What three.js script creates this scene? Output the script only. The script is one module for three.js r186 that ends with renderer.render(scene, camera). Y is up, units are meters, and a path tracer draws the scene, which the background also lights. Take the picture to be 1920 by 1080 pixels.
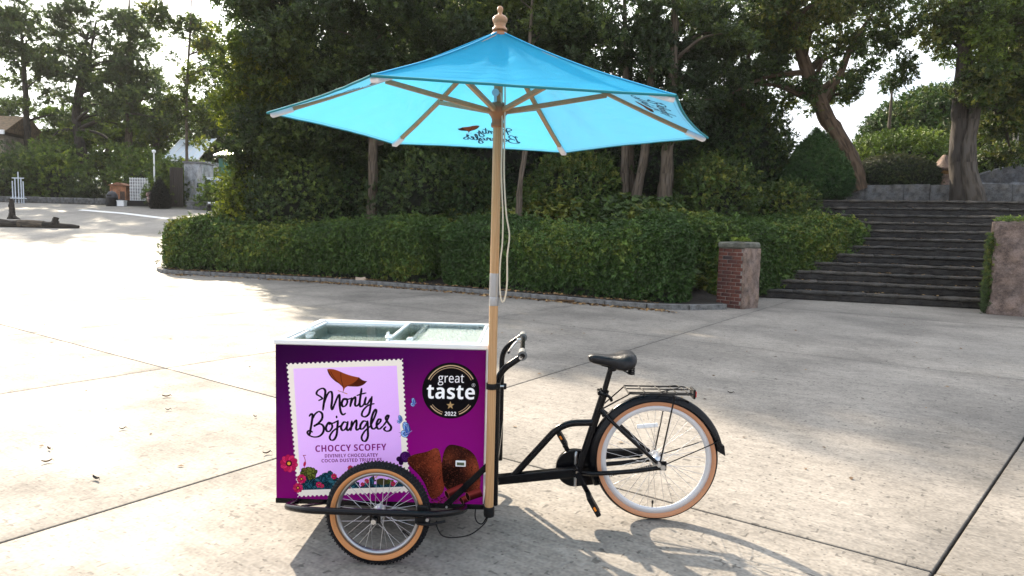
import * as THREE from 'three';
import { RoundedBoxGeometry } from 'three/addons/geometries/RoundedBoxGeometry.js';
import { mergeGeometries, mergeVertices } from 'three/addons/utils/BufferGeometryUtils.js';

const V = (x, y, z) => new THREE.Vector3(x, y, z);
const rad = (d) => d * Math.PI / 180;
function rngOf(seed) { let s = seed >>> 0; return () => { s = (s + 0x6d2b79f5) | 0; let t = Math.imul(s ^ (s >>> 15), 1 | s); t = (t + Math.imul(t ^ (t >>> 7), 61 | t)) ^ t; return ((t ^ (t >>> 14)) >>> 0) / 4294967296; }; }
const clamp = (x, a, b) => Math.min(b, Math.max(a, x));
const lerp = (a, b, t) => a + (b - a) * t;
const sstep = (a, b, x) => { const t = clamp((x - a) / (b - a), 0, 1); return t * t * (3 - 2 * t); };

// ---------------------------------------------------------------- camera, sky, sun, exposure
const scene = new THREE.Scene();
const camera = new THREE.PerspectiveCamera(2 * Math.atan(540 / 1250) * 180 / Math.PI, 16 / 9, 0.1, 900);
camera.rotation.order = 'YXZ';
camera.position.set(0, 1.542, 0);
camera.rotation.set(rad(-4.953), 0, rad(1.422));
scene.add(camera);
camera.updateMatrixWorld(true);

const SUN = V(-0.51, 0.57, -0.857).normalize();          // towards the sun: behind the scene, to the left
const SKY_W = 512, SKY_H = 256;
function hash3(x, y, z) { let n = Math.imul(x, 374761393) ^ Math.imul(y, 668265263) ^ Math.imul(z, 2147483647 - 1274126177); n = Math.imul(n ^ (n >>> 13), 1274126177); n ^= n >>> 16; return (n >>> 0) / 4294967296; }
function noise3(x, y, z) {
  const xi = Math.floor(x), yi = Math.floor(y), zi = Math.floor(z), u = x - xi, v = y - yi, w = z - zi;
  const a = u * u * (3 - 2 * u), b = v * v * (3 - 2 * v), c = w * w * (3 - 2 * w);
  const h = (i, j, k) => hash3(xi + i, yi + j, zi + k);
  return lerp(lerp(lerp(h(0, 0, 0), h(1, 0, 0), a), lerp(h(0, 1, 0), h(1, 1, 0), a), b), lerp(lerp(h(0, 0, 1), h(1, 0, 1), a), lerp(h(0, 1, 1), h(1, 1, 1), a), b), c);
}
const fbm3 = (x, y, z, o = 4) => { let s = 0, a = 0.5, f = 1; for (let i = 0; i < o; i++) { s += a * noise3(x * f, y * f, z * f); a *= 0.5; f *= 2.03; } return s; };
function makeSky() {
  const d = new Float32Array(SKY_W * SKY_H * 4);
  for (let j = 0; j < SKY_H; j++) for (let i = 0; i < SKY_W; i++) {
    const el = ((j + 0.5) / SKY_H - 0.5) * Math.PI, az = ((i + 0.5) / SKY_W - 0.5) * 2 * Math.PI;
    const x = Math.cos(el) * Math.cos(az), y = Math.sin(el), z = Math.cos(el) * Math.sin(az);
    const ang = Math.acos(clamp(x * SUN.x + y * SUN.y + z * SUN.z, -1, 1));
    const t = Math.pow(clamp(y, 0, 1), 0.6), q = 0.12 + Math.max(y, 0);
    const cl = sstep(0.32, 0.62, fbm3(x / q * 0.9 + 5, z / q * 0.9 + 2, 3.1, 5));
    let r = lerp(0.48, 0.2, t), g = lerp(0.51, 0.28, t), b = lerp(0.56, 0.43, t);
    r = lerp(r, 0.54, cl * 0.75); g = lerp(g, 0.55, cl * 0.75); b = lerp(b, 0.57, cl * 0.75);
    const glow = 1.5 * Math.exp(-Math.pow(ang / 0.33, 2)) + 0.45 * Math.exp(-Math.pow(ang / 0.85, 2));
    r += glow; g += glow * 0.95; b += glow * 0.86;
    if (y < 0) { const k = sstep(0, -0.15, y); r = lerp(r, 0.16, k); g = lerp(g, 0.15, k); b = lerp(b, 0.13, k); }
    const o = (j * SKY_W + i) * 4; d[o] = r; d[o + 1] = g; d[o + 2] = b; d[o + 3] = 1;
  }
  const t = new THREE.DataTexture(d, SKY_W, SKY_H, THREE.RGBAFormat, THREE.FloatType);
  t.mapping = THREE.EquirectangularReflectionMapping; t.magFilter = THREE.LinearFilter; t.minFilter = THREE.LinearFilter; t.needsUpdate = true;
  return t;
}
const skyTexture = makeSky();
scene.background = skyTexture;
scene.environment = skyTexture;

const sun = new THREE.DirectionalLight(new THREE.Color().setRGB(1.0, 0.85, 0.66), 4.2);
sun.position.copy(SUN).multiplyScalar(70).add(V(0, 0, -8));
sun.target.position.set(0, 0, -8);
sun.castShadow = true; sun.shadow.radius = 1.6;
sun.shadow.mapSize.set(4096, 4096);
Object.assign(sun.shadow.camera, { left: -50, right: 50, top: 50, bottom: -50, near: 1, far: 180 });
scene.add(sun, sun.target);

const renderer = new THREE.WebGLRenderer({ antialias: true });
renderer.setSize(1024, 576);
renderer.toneMapping = THREE.LinearToneMapping;
renderer.toneMappingExposure = 3.0;
renderer.shadowMap.enabled = true;

// ---------------------------------------------------------------- helpers
// a point of the place, given by where it is seen in the photograph (1920 x 1080) and its distance in z
function at(px, py, depth) {
  const d = V((px - 960) / 1250, -(py - 540) / 1250, -1).applyQuaternion(camera.quaternion);
  return d.multiplyScalar(-depth / d.z).add(camera.position);
}
const counts = {};
function numbered(n) { const k = (counts[n] = (counts[n] ?? -1) + 1); return k ? n + '_' + String(k).padStart(3, '0') : n; }
function tag(o, label, category, group, kind) {
  if (label) o.userData.label = label;
  if (category) o.userData.category = category;
  if (group) o.userData.group = group;
  if (kind) o.userData.kind = kind;
  return o;
}
function thing(name, label, category, pos = [0, 0, 0], turn = 0, group, kind) {
  const o = new THREE.Group();
  o.name = numbered(name); o.position.set(...(pos.isVector3 ? pos.toArray() : pos)); o.rotation.y = turn;
  scene.add(o);
  return tag(o, label, category, group, kind);
}
function join(list) {
  if (!Array.isArray(list)) list = [list];
  const clean = list.map((g) => {
    let c = g.index ? g.toNonIndexed() : g.clone();
    for (const k of Object.keys(c.attributes)) if (!['position', 'normal', 'uv'].includes(k)) c.deleteAttribute(k);
    if (!c.attributes.normal) c.computeVertexNormals();
    if (!c.attributes.uv) c.setAttribute('uv', new THREE.BufferAttribute(new Float32Array(c.attributes.position.count * 2), 2));
    return c;
  });
  return clean.length === 1 ? clean[0] : mergeGeometries(clean);
}
function part(name, geos, mat, parent, keep) {
  const m = new THREE.Mesh(keep ? geos : join(geos), mat);
  m.name = parent === scene ? numbered(name) : name;
  m.castShadow = m.receiveShadow = true;
  parent.add(m);
  return m;
}
function box(w, h, d, x = 0, y = 0, z = 0, r = 0, rx = 0, ry = 0, rz = 0) {
  const g = r > 0 ? new RoundedBoxGeometry(w, h, d, 2, r) : new THREE.BoxGeometry(w, h, d);
  if (rx || ry || rz) g.applyMatrix4(new THREE.Matrix4().makeRotationFromEuler(new THREE.Euler(rx, ry, rz)));
  return g.translate(x, y, z);
}
function rod(p, q, r, r2 = r, seg = 10) {
  const d = q.clone().sub(p), L = d.length();
  const g = new THREE.CylinderGeometry(r2, r, L, seg, 1);
  g.translate(0, L / 2, 0);
  g.applyQuaternion(new THREE.Quaternion().setFromUnitVectors(V(0, 1, 0), d.normalize()));
  return g.translate(p.x, p.y, p.z);
}
function beam(p, q, w, h, r = 0.004) {      // rectangular bar from p to q, h measured upwards
  const d = q.clone().sub(p), L = d.length(), g = new RoundedBoxGeometry(w, h, L, 2, r);
  const m = new THREE.Matrix4().lookAt(q, p, V(0, 1, 0));
  g.applyMatrix4(m); const c = p.clone().add(q).multiplyScalar(0.5);
  return g.translate(c.x, c.y, c.z);
}
function tube(pts, r, seg = 40, rs = 8, closed = false, tension = 0.5) {
  return new THREE.TubeGeometry(new THREE.CatmullRomCurve3(pts, closed, 'catmullrom', tension), seg, r, rs, closed);
}
function bent(pts, bend, r, seg = 48, rs = 10) {   // straight runs joined by bends of the given length
  const path = new THREE.CurvePath(); let last = pts[0].clone();
  for (let i = 1; i < pts.length - 1; i++) {
    const p = pts[i], b = Math.min(bend, p.distanceTo(pts[i - 1]) * 0.49, p.distanceTo(pts[i + 1]) * 0.49);
    const a = p.clone().add(pts[i - 1].clone().sub(p).setLength(b)), c = p.clone().add(pts[i + 1].clone().sub(p).setLength(b));
    path.add(new THREE.LineCurve3(last, a)); path.add(new THREE.QuadraticBezierCurve3(a, p.clone(), c)); last = c;
  }
  path.add(new THREE.LineCurve3(last, pts[pts.length - 1].clone()));
  return new THREE.TubeGeometry(path, seg, r, rs, false);
}
const latheZ = (pts, seg = 64) => new THREE.LatheGeometry(pts.map(([r, z]) => new THREE.Vector2(r, z)), seg).rotateX(Math.PI / 2);   // profile (radius, offset), axis along z
const latheY = (pts, seg = 32) => new THREE.LatheGeometry(pts.map(([r, y]) => new THREE.Vector2(r, y)), seg);
function taperTube(pts, radii, seg = 16, rs = 9, rough = 0.12, seed = 1) {
  const curve = new THREE.CatmullRomCurve3(pts), g = new THREE.TubeGeometry(curve, seg, 1, rs), p = g.attributes.position, uv = g.attributes.uv, L = curve.getLength();
  for (let i = 0; i <= seg; i++) {
    const c = curve.getPointAt(i / seg), f = i / seg * (radii.length - 1), k = Math.min(Math.floor(f), radii.length - 2), r = lerp(radii[k], radii[k + 1], f - k);
    for (let j = 0; j <= rs; j++) {
      const n = i * (rs + 1) + j, jj = j % rs, w = r * (1 + rough * (noise3(jj * 1.7 + seed * 7, i * 0.8, seed) * 2 - 1));
      p.setXYZ(n, c.x + (p.getX(n) - c.x) * w, c.y + (p.getY(n) - c.y) * w, c.z + (p.getZ(n) - c.z) * w);
      uv.setXY(n, j / rs * 2, i / seg * L * 0.8);
    }
  }
  g.computeVertexNormals();
  return g;
}
function rough(geo, amp, freq, seed = 0) {     // pushes the vertices of a merged geometry along their normals by noise
  const g = mergeVertices((() => { const c = geo.clone(); c.deleteAttribute('normal'); c.deleteAttribute('uv'); return c; })(), 1e-4);
  g.computeVertexNormals();
  const p = g.attributes.position, n = g.attributes.normal;
  for (let i = 0; i < p.count; i++) {
    const d = amp * (fbm3(p.getX(i) * freq + seed, p.getY(i) * freq + seed * 2, p.getZ(i) * freq, 3) / 0.875 * 2 - 1);
    p.setXYZ(i, p.getX(i) + n.getX(i) * d, p.getY(i) + n.getY(i) * d, p.getZ(i) + n.getZ(i) * d);
  }
  g.computeVertexNormals();
  return g;
}
function planarUV(g, s = 1) {                  // uv in metres from the dominant axis of each face
  const h = g.index ? g.toNonIndexed() : g; h.deleteAttribute('uv');
  const p = h.attributes.position, uv = new Float32Array(p.count * 2), a = V(), b = V(), c = V();
  for (let i = 0; i < p.count; i += 3) {
    a.fromBufferAttribute(p, i); b.fromBufferAttribute(p, i + 1); c.fromBufferAttribute(p, i + 2);
    const n = b.clone().sub(a).cross(c.clone().sub(a)), ax = Math.abs(n.x), ay = Math.abs(n.y), az = Math.abs(n.z);
    [a, b, c].forEach((v, k) => { const q = ay >= ax && ay >= az ? [v.x, v.z] : ax >= az ? [v.z, v.y] : [v.x, v.y]; uv[(i + k) * 2] = q[0] * s; uv[(i + k) * 2 + 1] = q[1] * s; });
  }
  h.setAttribute('uv', new THREE.BufferAttribute(uv, 2));
  return h;
}
scene.fog = new THREE.FogExp2(new THREE.Color().setRGB(0.95, 0.92, 0.86), 0.00034);

// ---------------------------------------------------------------- textures and materials
function tnoise(x, y, per, seed) {             // value noise that repeats every per cells
  const xi = Math.floor(x), yi = Math.floor(y), u = x - xi, v = y - yi, a = u * u * (3 - 2 * u), b = v * v * (3 - 2 * v), m = (n) => ((n % per) + per) % per;
  const h = (i, j) => hash3(m(xi + i), m(yi + j), seed);
  return lerp(lerp(h(0, 0), h(1, 0), a), lerp(h(0, 1), h(1, 1), a), b);
}
const tfbm = (u, v, per, seed, o = 4) => { let s = 0, a = 0.5; for (let i = 0; i < o; i++) { s += a * tnoise(u * per, v * per, per, seed + i); a *= 0.5; per *= 2; } return s / (1 - Math.pow(0.5, o)); };
const toS = (c) => { c = clamp(c, 0, 1); return Math.round(255 * (c <= 0.0031308 ? c * 12.92 : 1.055 * Math.pow(c, 1 / 2.4) - 0.055)); };
function texture(w, h, f, srgb = true, clampEdge = false) {
  const d = new Uint8Array(w * h * 4);
  for (let j = 0; j < h; j++) for (let i = 0; i < w; i++) {
    const c = f((i + 0.5) / w, (j + 0.5) / h), o = (j * w + i) * 4;
    if (srgb) { d[o] = toS(c[0]); d[o + 1] = toS(c[1]); d[o + 2] = toS(c[2]); } else { const q = Math.round(clamp(c, 0, 1) * 255); d[o] = d[o + 1] = d[o + 2] = q; }
    d[o + 3] = 255;
  }
  const t = new THREE.DataTexture(d, w, h); t.magFilter = THREE.LinearFilter; t.minFilter = THREE.LinearFilter;
  t.wrapS = t.wrapT = clampEdge ? THREE.ClampToEdgeWrapping : THREE.RepeatWrapping;
  if (srgb) t.colorSpace = THREE.SRGBColorSpace;
  t.needsUpdate = true;
  return t;
}
const std = (o) => new THREE.MeshStandardMaterial(o), phy = (o) => new THREE.MeshPhysicalMaterial(o), rgb = (r, g, b) => new THREE.Color().setRGB(r, g, b);

// broomed concrete, one repeat = 3 m
const concreteH = (u, v) => {
  const warp = tfbm(u, v, 6, 61, 2) * 3;
  const broom = tnoise(u * 14 + warp, v * 200, 1e6, 11) * 0.6 + tnoise(u * 40, v * 420, 1e6, 12) * 0.4;
  const grit = tnoise(u * 256, v * 256, 256, 21);
  return { broom, grit, pit: tnoise(u * 130, v * 130, 130, 31), stain: tfbm(u, v, 5, 41, 5), fine: tfbm(u, v, 48, 51, 3) };
};
const concreteMap = texture(1024, 1024, (u, v) => {
  const c = concreteH(u, v), k = 0.224 * (0.55 + 0.34 * c.stain + 0.36 * c.fine + 0.4 * (c.grit - 0.5) + 0.34 * (c.broom - 0.5)) * (c.pit < 0.12 ? 0.5 : 1) * 1.12;
  return [k * 1.05, k * 0.97, k * 0.86];
});
const concreteBump = texture(1024, 1024, (u, v) => { const c = concreteH(u, v); return 0.5 + 0.5 * (c.broom - 0.5) + 0.3 * (c.grit - 0.5) - (c.pit < 0.1 ? 0.25 : 0); }, false);
const concreteRough = texture(256, 256, (u, v) => 0.62 + 0.34 * tfbm(u, v, 6, 71, 4), false);
const M = {};
M.slab = std({ map: concreteMap, bumpMap: concreteBump, bumpScale: 0.003, roughnessMap: concreteRough, roughness: 1.0, vertexColors: true });
M.ground = std({ map: concreteMap, bumpMap: concreteBump, bumpScale: 0.003, roughnessMap: concreteRough, roughness: 1.0, vertexColors: true });
const stoneTex = texture(512, 512, (u, v) => { const a = tfbm(u, v, 8, 3, 5), k = 0.2 + 1.0 * a + 0.5 * (tnoise(u * 128, v * 128, 128, 5) - 0.5) * (0.4 + a) + 0.25 * (tnoise(u * 40, v * 40, 40, 15) - 0.5), w = tfbm(u, v, 5, 83, 3); return [k * (0.92 + 0.16 * w), k * 0.98, k * (1.04 - 0.2 * w)]; });
const stoneBump = texture(512, 512, (u, v) => 0.6 * tfbm(u, v, 10, 3, 5) + 0.4 * tnoise(u * 90, v * 90, 90, 9), false);
const stone = (r, g, b, rough_ = 0.92, bump = 0.012) => std({ color: rgb(r, g, b), map: stoneTex, bumpMap: stoneBump, bumpScale: bump, roughness: rough_ });
M.kerb = stone(0.2, 0.2, 0.195); M.step = stone(0.055, 0.05, 0.046, 1, 0.03); M.step2 = stone(0.045, 0.042, 0.04, 1, 0.03); M.treads = [[0.105, 0.095, 0.083], [0.085, 0.08, 0.073], [0.125, 0.112, 0.096]].map((c) => stone(...c, 1, 0.03)); M.soil = stone(0.035, 0.027, 0.02, 1, 0.03);
M.render = stone(0.3, 0.22, 0.18, 1, 0.03); M.pinkStone = stone(0.27, 0.2, 0.17, 1, 0.04); M.mortar = stone(0.3, 0.28, 0.25); M.terrace = stone(0.14, 0.14, 0.14); M.mossStone = stone(0.16, 0.16, 0.13);
M.bricks = [[0.16, 0.05, 0.035], [0.12, 0.04, 0.032], [0.2, 0.065, 0.042], [0.07, 0.045, 0.045]].map((c) => stone(...c, 0.85, 0.003));
const barkTex = texture(256, 512, (u, v) => { const k = 0.12 + 2.2 * Math.pow(tfbm(u, v * 0.25, 14, 13, 4), 1.6) * (0.4 + tfbm(u, v, 6, 23, 3)); return [k, k * 0.95, k * 0.88]; });
const barkBump = texture(256, 512, (u, v) => tfbm(u, v * 0.25, 14, 13, 4), false);
const bark = (r, g, b) => std({ color: rgb(r, g, b), map: barkTex, bumpMap: barkBump, bumpScale: 0.03, roughness: 0.95 });
M.bark = bark(0.13, 0.105, 0.08); M.barkDark = bark(0.045, 0.038, 0.032); M.barkGrey = bark(0.09, 0.078, 0.066); M.barkPale = bark(0.4, 0.38, 0.34); M.barkBrown = bark(0.11, 0.075, 0.048);
M.leaf = phy({ color: rgb(1, 1, 1), roughness: 0.55, transmission: 0.35, thickness: 0, side: THREE.DoubleSide, specularIntensity: 0.5 });
M.thinLeaf = phy({ color: rgb(1, 1, 1), roughness: 0.6, transmission: 0.62, thickness: 0, side: THREE.DoubleSide, specularIntensity: 0.4 });
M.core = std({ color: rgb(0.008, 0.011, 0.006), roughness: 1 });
M.deadLeaf = std({ color: rgb(1, 1, 1), roughness: 0.9, side: THREE.DoubleSide });

// tricycle, freezer and parasol
M.black = phy({ color: rgb(0.003, 0.003, 0.0042), roughness: 0.22, specularIntensity: 0.45 });
M.matt = phy({ color: rgb(0.005, 0.005, 0.006), roughness: 0.5, specularIntensity: 0.4 });
M.rubber = phy({ color: rgb(0.006, 0.006, 0.008), roughness: 0.7, specularIntensity: 0.5 });
M.tan = std({ color: rgb(0.52, 0.22, 0.075), roughness: 0.7 });
M.tanRear = std({ color: rgb(0.52, 0.24, 0.12), roughness: 0.7 });
M.steel = std({ color: rgb(0.62, 0.62, 0.63), roughness: 0.28, metalness: 1 });
M.alloy = std({ color: rgb(0.36, 0.37, 0.39), roughness: 0.32, metalness: 1 });
M.whiteRim = std({ color: rgb(0.6, 0.6, 0.61), roughness: 0.4, metalness: 0.25 });
const leatherBump = texture(256, 256, (u, v) => tfbm(u, v, 40, 77, 2), false);
M.leather = phy({ color: rgb(0.006, 0.006, 0.008), roughness: 0.36, specularIntensity: 0.7, bumpMap: leatherBump, bumpScale: 0.0012 });
M.grip = std({ color: rgb(0.15, 0.15, 0.145), roughness: 0.7 });
M.amber = std({ color: rgb(0.8, 0.22, 0.01), roughness: 0.25 });
M.red = std({ color: rgb(0.45, 0.01, 0.01), roughness: 0.2 });
M.white = phy({ color: rgb(0.8, 0.8, 0.79), roughness: 0.35, clearcoat: 0.3 });
M.reflector = std({ color: rgb(0.85, 0.85, 0.85), roughness: 0.2 });
const woodMap = (base, ring) => texture(256, 1024, (u, v) => {
  const w = tfbm(u, v, 3, 91, 3) * 0.5, g = 0.5 + 0.5 * Math.sin((u * 9 + w * 6 + tnoise(u * 3, v * 2, 6, 95)) * 6.283), f = tnoise(u * 90, v * 5, 1e6, 92);
  const k = lerp(1, ring, 0.45 * g) * (0.88 + 0.2 * f);
  return base.map((c, i) => c * k * (i === 2 ? lerp(1, 0.9, g) : 1));
});
M.pole = phy({ color: rgb(1, 1, 1), map: woodMap([0.5, 0.28, 0.125], 0.72), roughness: 0.45, clearcoat: 0.25, clearcoatRoughness: 0.35 });
M.wood = phy({ color: rgb(1, 1, 1), map: woodMap([0.4, 0.235, 0.12], 0.75), roughness: 0.55, clearcoat: 0.1 });
M.hubWood = std({ color: rgb(0.3, 0.13, 0.055), roughness: 0.5 });
M.finial = phy({ color: rgb(0.36, 0.185, 0.085), roughness: 0.5, clearcoat: 0.2 });
const weave = texture(256, 256, (u, v) => 0.5 + 0.25 * Math.sin(u * 402) + 0.25 * Math.sin(v * 402) + 0.5 * (tfbm(u, v, 10, 17, 3) - 0.5), false);
M.rope = std({ color: rgb(0.62, 0.54, 0.42), roughness: 0.9 });
M.glass = phy({ color: rgb(0.95, 0.98, 0.97), transmission: 1, thickness: 0, roughness: 0.02, ior: 1.5 });
M.frameGrey = phy({ color: rgb(0.55, 0.6, 0.65), roughness: 0.35, clearcoat: 0.2 });
M.lining = std({ color: rgb(0.78, 0.82, 0.82), roughness: 0.3 });
M.clear = phy({ color: rgb(0.9, 0.93, 0.96), roughness: 0.15, transmission: 0.5, thickness: 0 });
const flat = (r, g, b, ro = 0.8) => std({ color: rgb(r, g, b), roughness: ro });

// ---------------------------------------------------------------- ground, slabs, kerb, planting bed, steps
const KERB = [[-11.6, -22.4], [-11.15, -20.9], [-10.3, -19.75], [-8.8, -19.35], [-7.0, -18.85], [-5.3, -18.25], [-3.67, -17.55], [-1.8, -16.55], [0, -15.42], [1.6, -14.4], [3.1, -13.45], [4.5, -13.95]];
const EDGE = [[-11.4, -23.5], [-10.9, -20.6], [-10.2, -19.75], [-8.8, -19.35], [-7.0, -18.85], [-5.3, -18.25], [-3.67, -17.55], [-1.8, -16.55], [0, -15.42], [1.6, -14.4], [3.1, -13.45], [4.5, -13.95], [4.7, -14.6], [6.3, -16.75], [10, -18.7], [11, -19.2]];
function edgeZ(x) {
  if (x <= EDGE[0][0]) return EDGE[0][1];
  for (let i = 1; i < EDGE.length; i++) if (x <= EDGE[i][0]) return lerp(EDGE[i - 1][1], EDGE[i][1], (x - EDGE[i - 1][0]) / (EDGE[i][0] - EDGE[i - 1][0]));
  return EDGE[EDGE.length - 1][1];
}
function bankHeight(x, z) {                     // soil behind the kerb, rising into the wood
  const t = edgeZ(x) - z;
  if (t < 0) return 0;
  const top = lerp(0.7, 1.95, sstep(-11, -7.5, x)) + 0.7 * sstep(4, 9, x);
  return 0.1 + top * sstep(0.9, 5.2, t) + 0.04 * Math.max(0, t - 5) + 0.1 * (noise3(x * 0.9, 0, z * 0.9) - 0.5) * sstep(0.3, 1.5, t);
}
const ramp = (z) => { const s = clamp(-z - 19.6, 0, 46); return 0.106 * (s - 1.3 * (1 - Math.exp(-s / 1.3))); };
const SU = [-30.6, -27.2, -23.9, -20.5, -17.1, -13.75, -10.4, -6.95, -3.72, -0.08, 3.35, 6.8, 10.3, 13.7], SV = [-5, 3.6, 9.4, 15.2, 21, 26.8];
const uv2xz = (u, v) => [u * 0.8195 + v * 0.5731, u * 0.5731 - v * 0.8195];
function slabRegion(x, z) { const u = x * 0.8195 + z * 0.5731, v = x * 0.5731 - z * 0.8195; return Math.min(u - SU[0], SU[SU.length - 1] - u, v - SV[0], SV[SV.length - 1] - v, z + 20.6); }
function groundHeight(x, z) {
  const d = slabRegion(x, z);
  let y = lerp(-0.004, -0.05, sstep(0, 0.9, d)) + ramp(z);
  return y;
}
{
  const line = (a, b, step, far) => { const l = []; for (let q = a; q <= b + 1e-6; q += step) l.push(q); for (let q = 6, s = b; s < far; q *= 1.5) { s += q; l.push(Math.min(s, far)); } for (let q = 6, s = a; s > -far; q *= 1.5) { s -= q; l.unshift(Math.max(s, -far)); } return l; };
  const xs = line(-45, 30, 0.75, 420), zs = line(-66, 14, 0.75, 420), P = [], C = [], U = [], I = [];
  for (const z of zs) for (const x of xs) {
    P.push(x, groundHeight(x, z), z); U.push(x / 3, z / 3);
    const road = sstep(-8, -10.5, x + 0.2 * (z + 20)) * sstep(-47, -45.5, z - 0.2 * x - 7), plaza = sstep(-21, -19, z), k = Math.max(road, plaza);
    const s = 0.72 + 0.5 * fbm3(x * 0.25, 0, z * 0.25, 4);
    C.push(lerp(0.16, 0.95 * s, k), lerp(0.17, 0.95 * s, k), lerp(0.1, 0.95 * s, k));
  }
  const n = xs.length;
  for (let j = 0; j < zs.length - 1; j++) for (let i = 0; i < n - 1; i++) { const a = j * n + i; I.push(a, a + n, a + 1, a + 1, a + n, a + n + 1); }
  const g = new THREE.BufferGeometry();
  g.setAttribute('position', new THREE.Float32BufferAttribute(P, 3)); g.setAttribute('uv', new THREE.Float32BufferAttribute(U, 2)); g.setAttribute('color', new THREE.Float32BufferAttribute(C, 3)); g.setIndex(I); g.computeVertexNormals();
  tag(part('ground', g, M.ground, scene, true), null, null, null, 'structure');
}
{
  const pave = thing('pavement', null, null, [0, 0, 0], 0, null, 'structure');
  const R = rngOf(31);
  const tilt = (i, v) => (i >= 9 ? 0.154 * (v - 3.56) : 0);
  const slab = (i0, v0, v1) => {
    const u0 = SU[i0], u1 = SU[i0 + 1];
    const gap = 0.006, nu = Math.ceil((u1 - u0) / 0.22), nv = Math.ceil((v1 - v0) / 0.22), P = [], N = [], C = [], U = [], I = [], ou = R() * 3, ov = R() * 3, tint = 0.93 + 0.12 * R(), ring = [];
    const id = (i, j) => j * (nu + 1) + i;
    const put = (u, v, y, w) => { const [x, z] = uv2xz(u, v); P.push(x, y, z); U.push((u + ou) / 3, (v + ov) / 3); C.push(w[0], w[1], w[2]); };
    for (let j = 0; j <= nv; j++) for (let i = 0; i <= nu; i++) {
      const v = lerp(v0 + gap + 0.008, v1 - gap - 0.008, j / nv), q0 = u0 + tilt(i0, v), q1 = u1 + tilt(i0 + 1, v), u = lerp(q0 + gap + 0.008, q1 - gap - 0.008, i / nu), [x, z] = uv2xz(u, v);
      const st = fbm3(x * 0.45, 1, z * 0.45, 4), st2 = fbm3(x * 1.6, 7, z * 1.6, 3), e = Math.min(u - q0, q1 - u, v - v0, v1 - v);
      const dirt = sstep(0.5, 0.68, fbm3(x * 0.9 + 40, 2, z * 0.9, 4)), trail = sstep(0.86, 0.98, 1 - Math.abs(fbm3(x * 0.35 + 3, 5, z * 0.35, 3) - 0.45) * 9);
      let k = tint * (0.92 + 0.55 * (st - 0.45) + 0.34 * (st2 - 0.45)) * (1 - 0.24 * Math.exp(-e / 0.09) * (0.4 + st2)) * (1 - 0.22 * dirt) * (1 - 0.1 * trail);
      put(u, v, 0.0015 * (st2 - 0.5), [k, k * (1 - 0.02 * st), k * (1 - 0.05 * st)]);
    }
    for (let i = 0; i <= nu; i++) ring.push(id(i, 0)); for (let j = 1; j <= nv; j++) ring.push(id(nu, j)); for (let i = nu - 1; i >= 0; i--) ring.push(id(i, nv)); for (let j = nv - 1; j > 0; j--) ring.push(id(0, j));
    for (let j = 0; j < nv; j++) for (let i = 0; i < nu; i++) { const a = id(i, j); I.push(a, a + 1, a + nu + 1, a + 1, a + nu + 2, a + nu + 1); }
    let prev = ring;
    for (const [out, y, dk] of [[0.008, -0.009, 0.5], [0.008, -0.09, 0.3]]) {
      const next = [];
      for (const q of ring) {
        const x = P[q * 3], z = P[q * 3 + 2]; let u = x * 0.8195 + z * 0.5731, v = x * 0.5731 - z * 0.8195;
        const q0 = u0 + tilt(i0, v), q1 = u1 + tilt(i0 + 1, v); u = u < q0 + 0.022 ? u - out : u > q1 - 0.022 ? u + out : u; v = v < v0 + 0.02 ? v - out : v > v1 - 0.02 ? v + out : v;
        next.push(P.length / 3); put(u, v, y, [C[q * 3] * dk, C[q * 3 + 1] * dk, C[q * 3 + 2] * dk]);
      }
      for (let i = 0; i < ring.length; i++) { const k = (i + 1) % ring.length; I.push(prev[i], next[i], prev[k], prev[k], next[i], next[k]); }
      prev = next;
    }
    const g = new THREE.BufferGeometry();
    g.setAttribute('position', new THREE.Float32BufferAttribute(P, 3)); g.setAttribute('uv', new THREE.Float32BufferAttribute(U, 2)); g.setAttribute('color', new THREE.Float32BufferAttribute(C, 3)); g.setIndex(I); g.computeVertexNormals();
    part('slab', g, M.slab, pave, true);
  };
  for (let i = 0; i < SU.length - 1; i++) for (let j = 0; j < SV.length - 1; j++) {
    const [cx, cz] = uv2xz((SU[i] + SU[i + 1]) / 2, (SV[j] + SV[j + 1]) / 2);
    if (cz < -22.5 || cz > 7 || cx < -24 || cx > 15 || (cz < edgeZ(cx) - 3.5 && cx > -9)) continue;
    if (i >= 9 && j === 1) { slab(i, SV[1], 6.12); slab(i, 6.12, SV[2]); } else slab(i, SV[j], SV[j + 1]);
  }
}
{                                               // the planting bed and the bank behind it
  const P = [], U = [], I = [], nx = 96, nt = 40;
  for (let i = 0; i <= nx; i++) for (let j = 0; j <= nt; j++) {
    const x = lerp(-11.35, 10.9, i / nx), t = Math.pow(j / nt, 1.6) * 22 + 0.06, z = edgeZ(x) - t;
    P.push(x, bankHeight(x, z), z); U.push(x, z);
  }
  for (let i = 0; i < nx; i++) for (let j = 0; j < nt; j++) { const a = i * (nt + 1) + j; I.push(a, a + nt + 1, a + 1, a + 1, a + nt + 1, a + nt + 2); }
  const g = new THREE.BufferGeometry(); g.setAttribute('position', new THREE.Float32BufferAttribute(P, 3)); g.setAttribute('uv', new THREE.Float32BufferAttribute(U, 2)); g.setIndex(I); g.computeVertexNormals();
  tag(part('soil_bank', g, M.soil, scene, true), null, null, null, 'structure');
}
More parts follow.
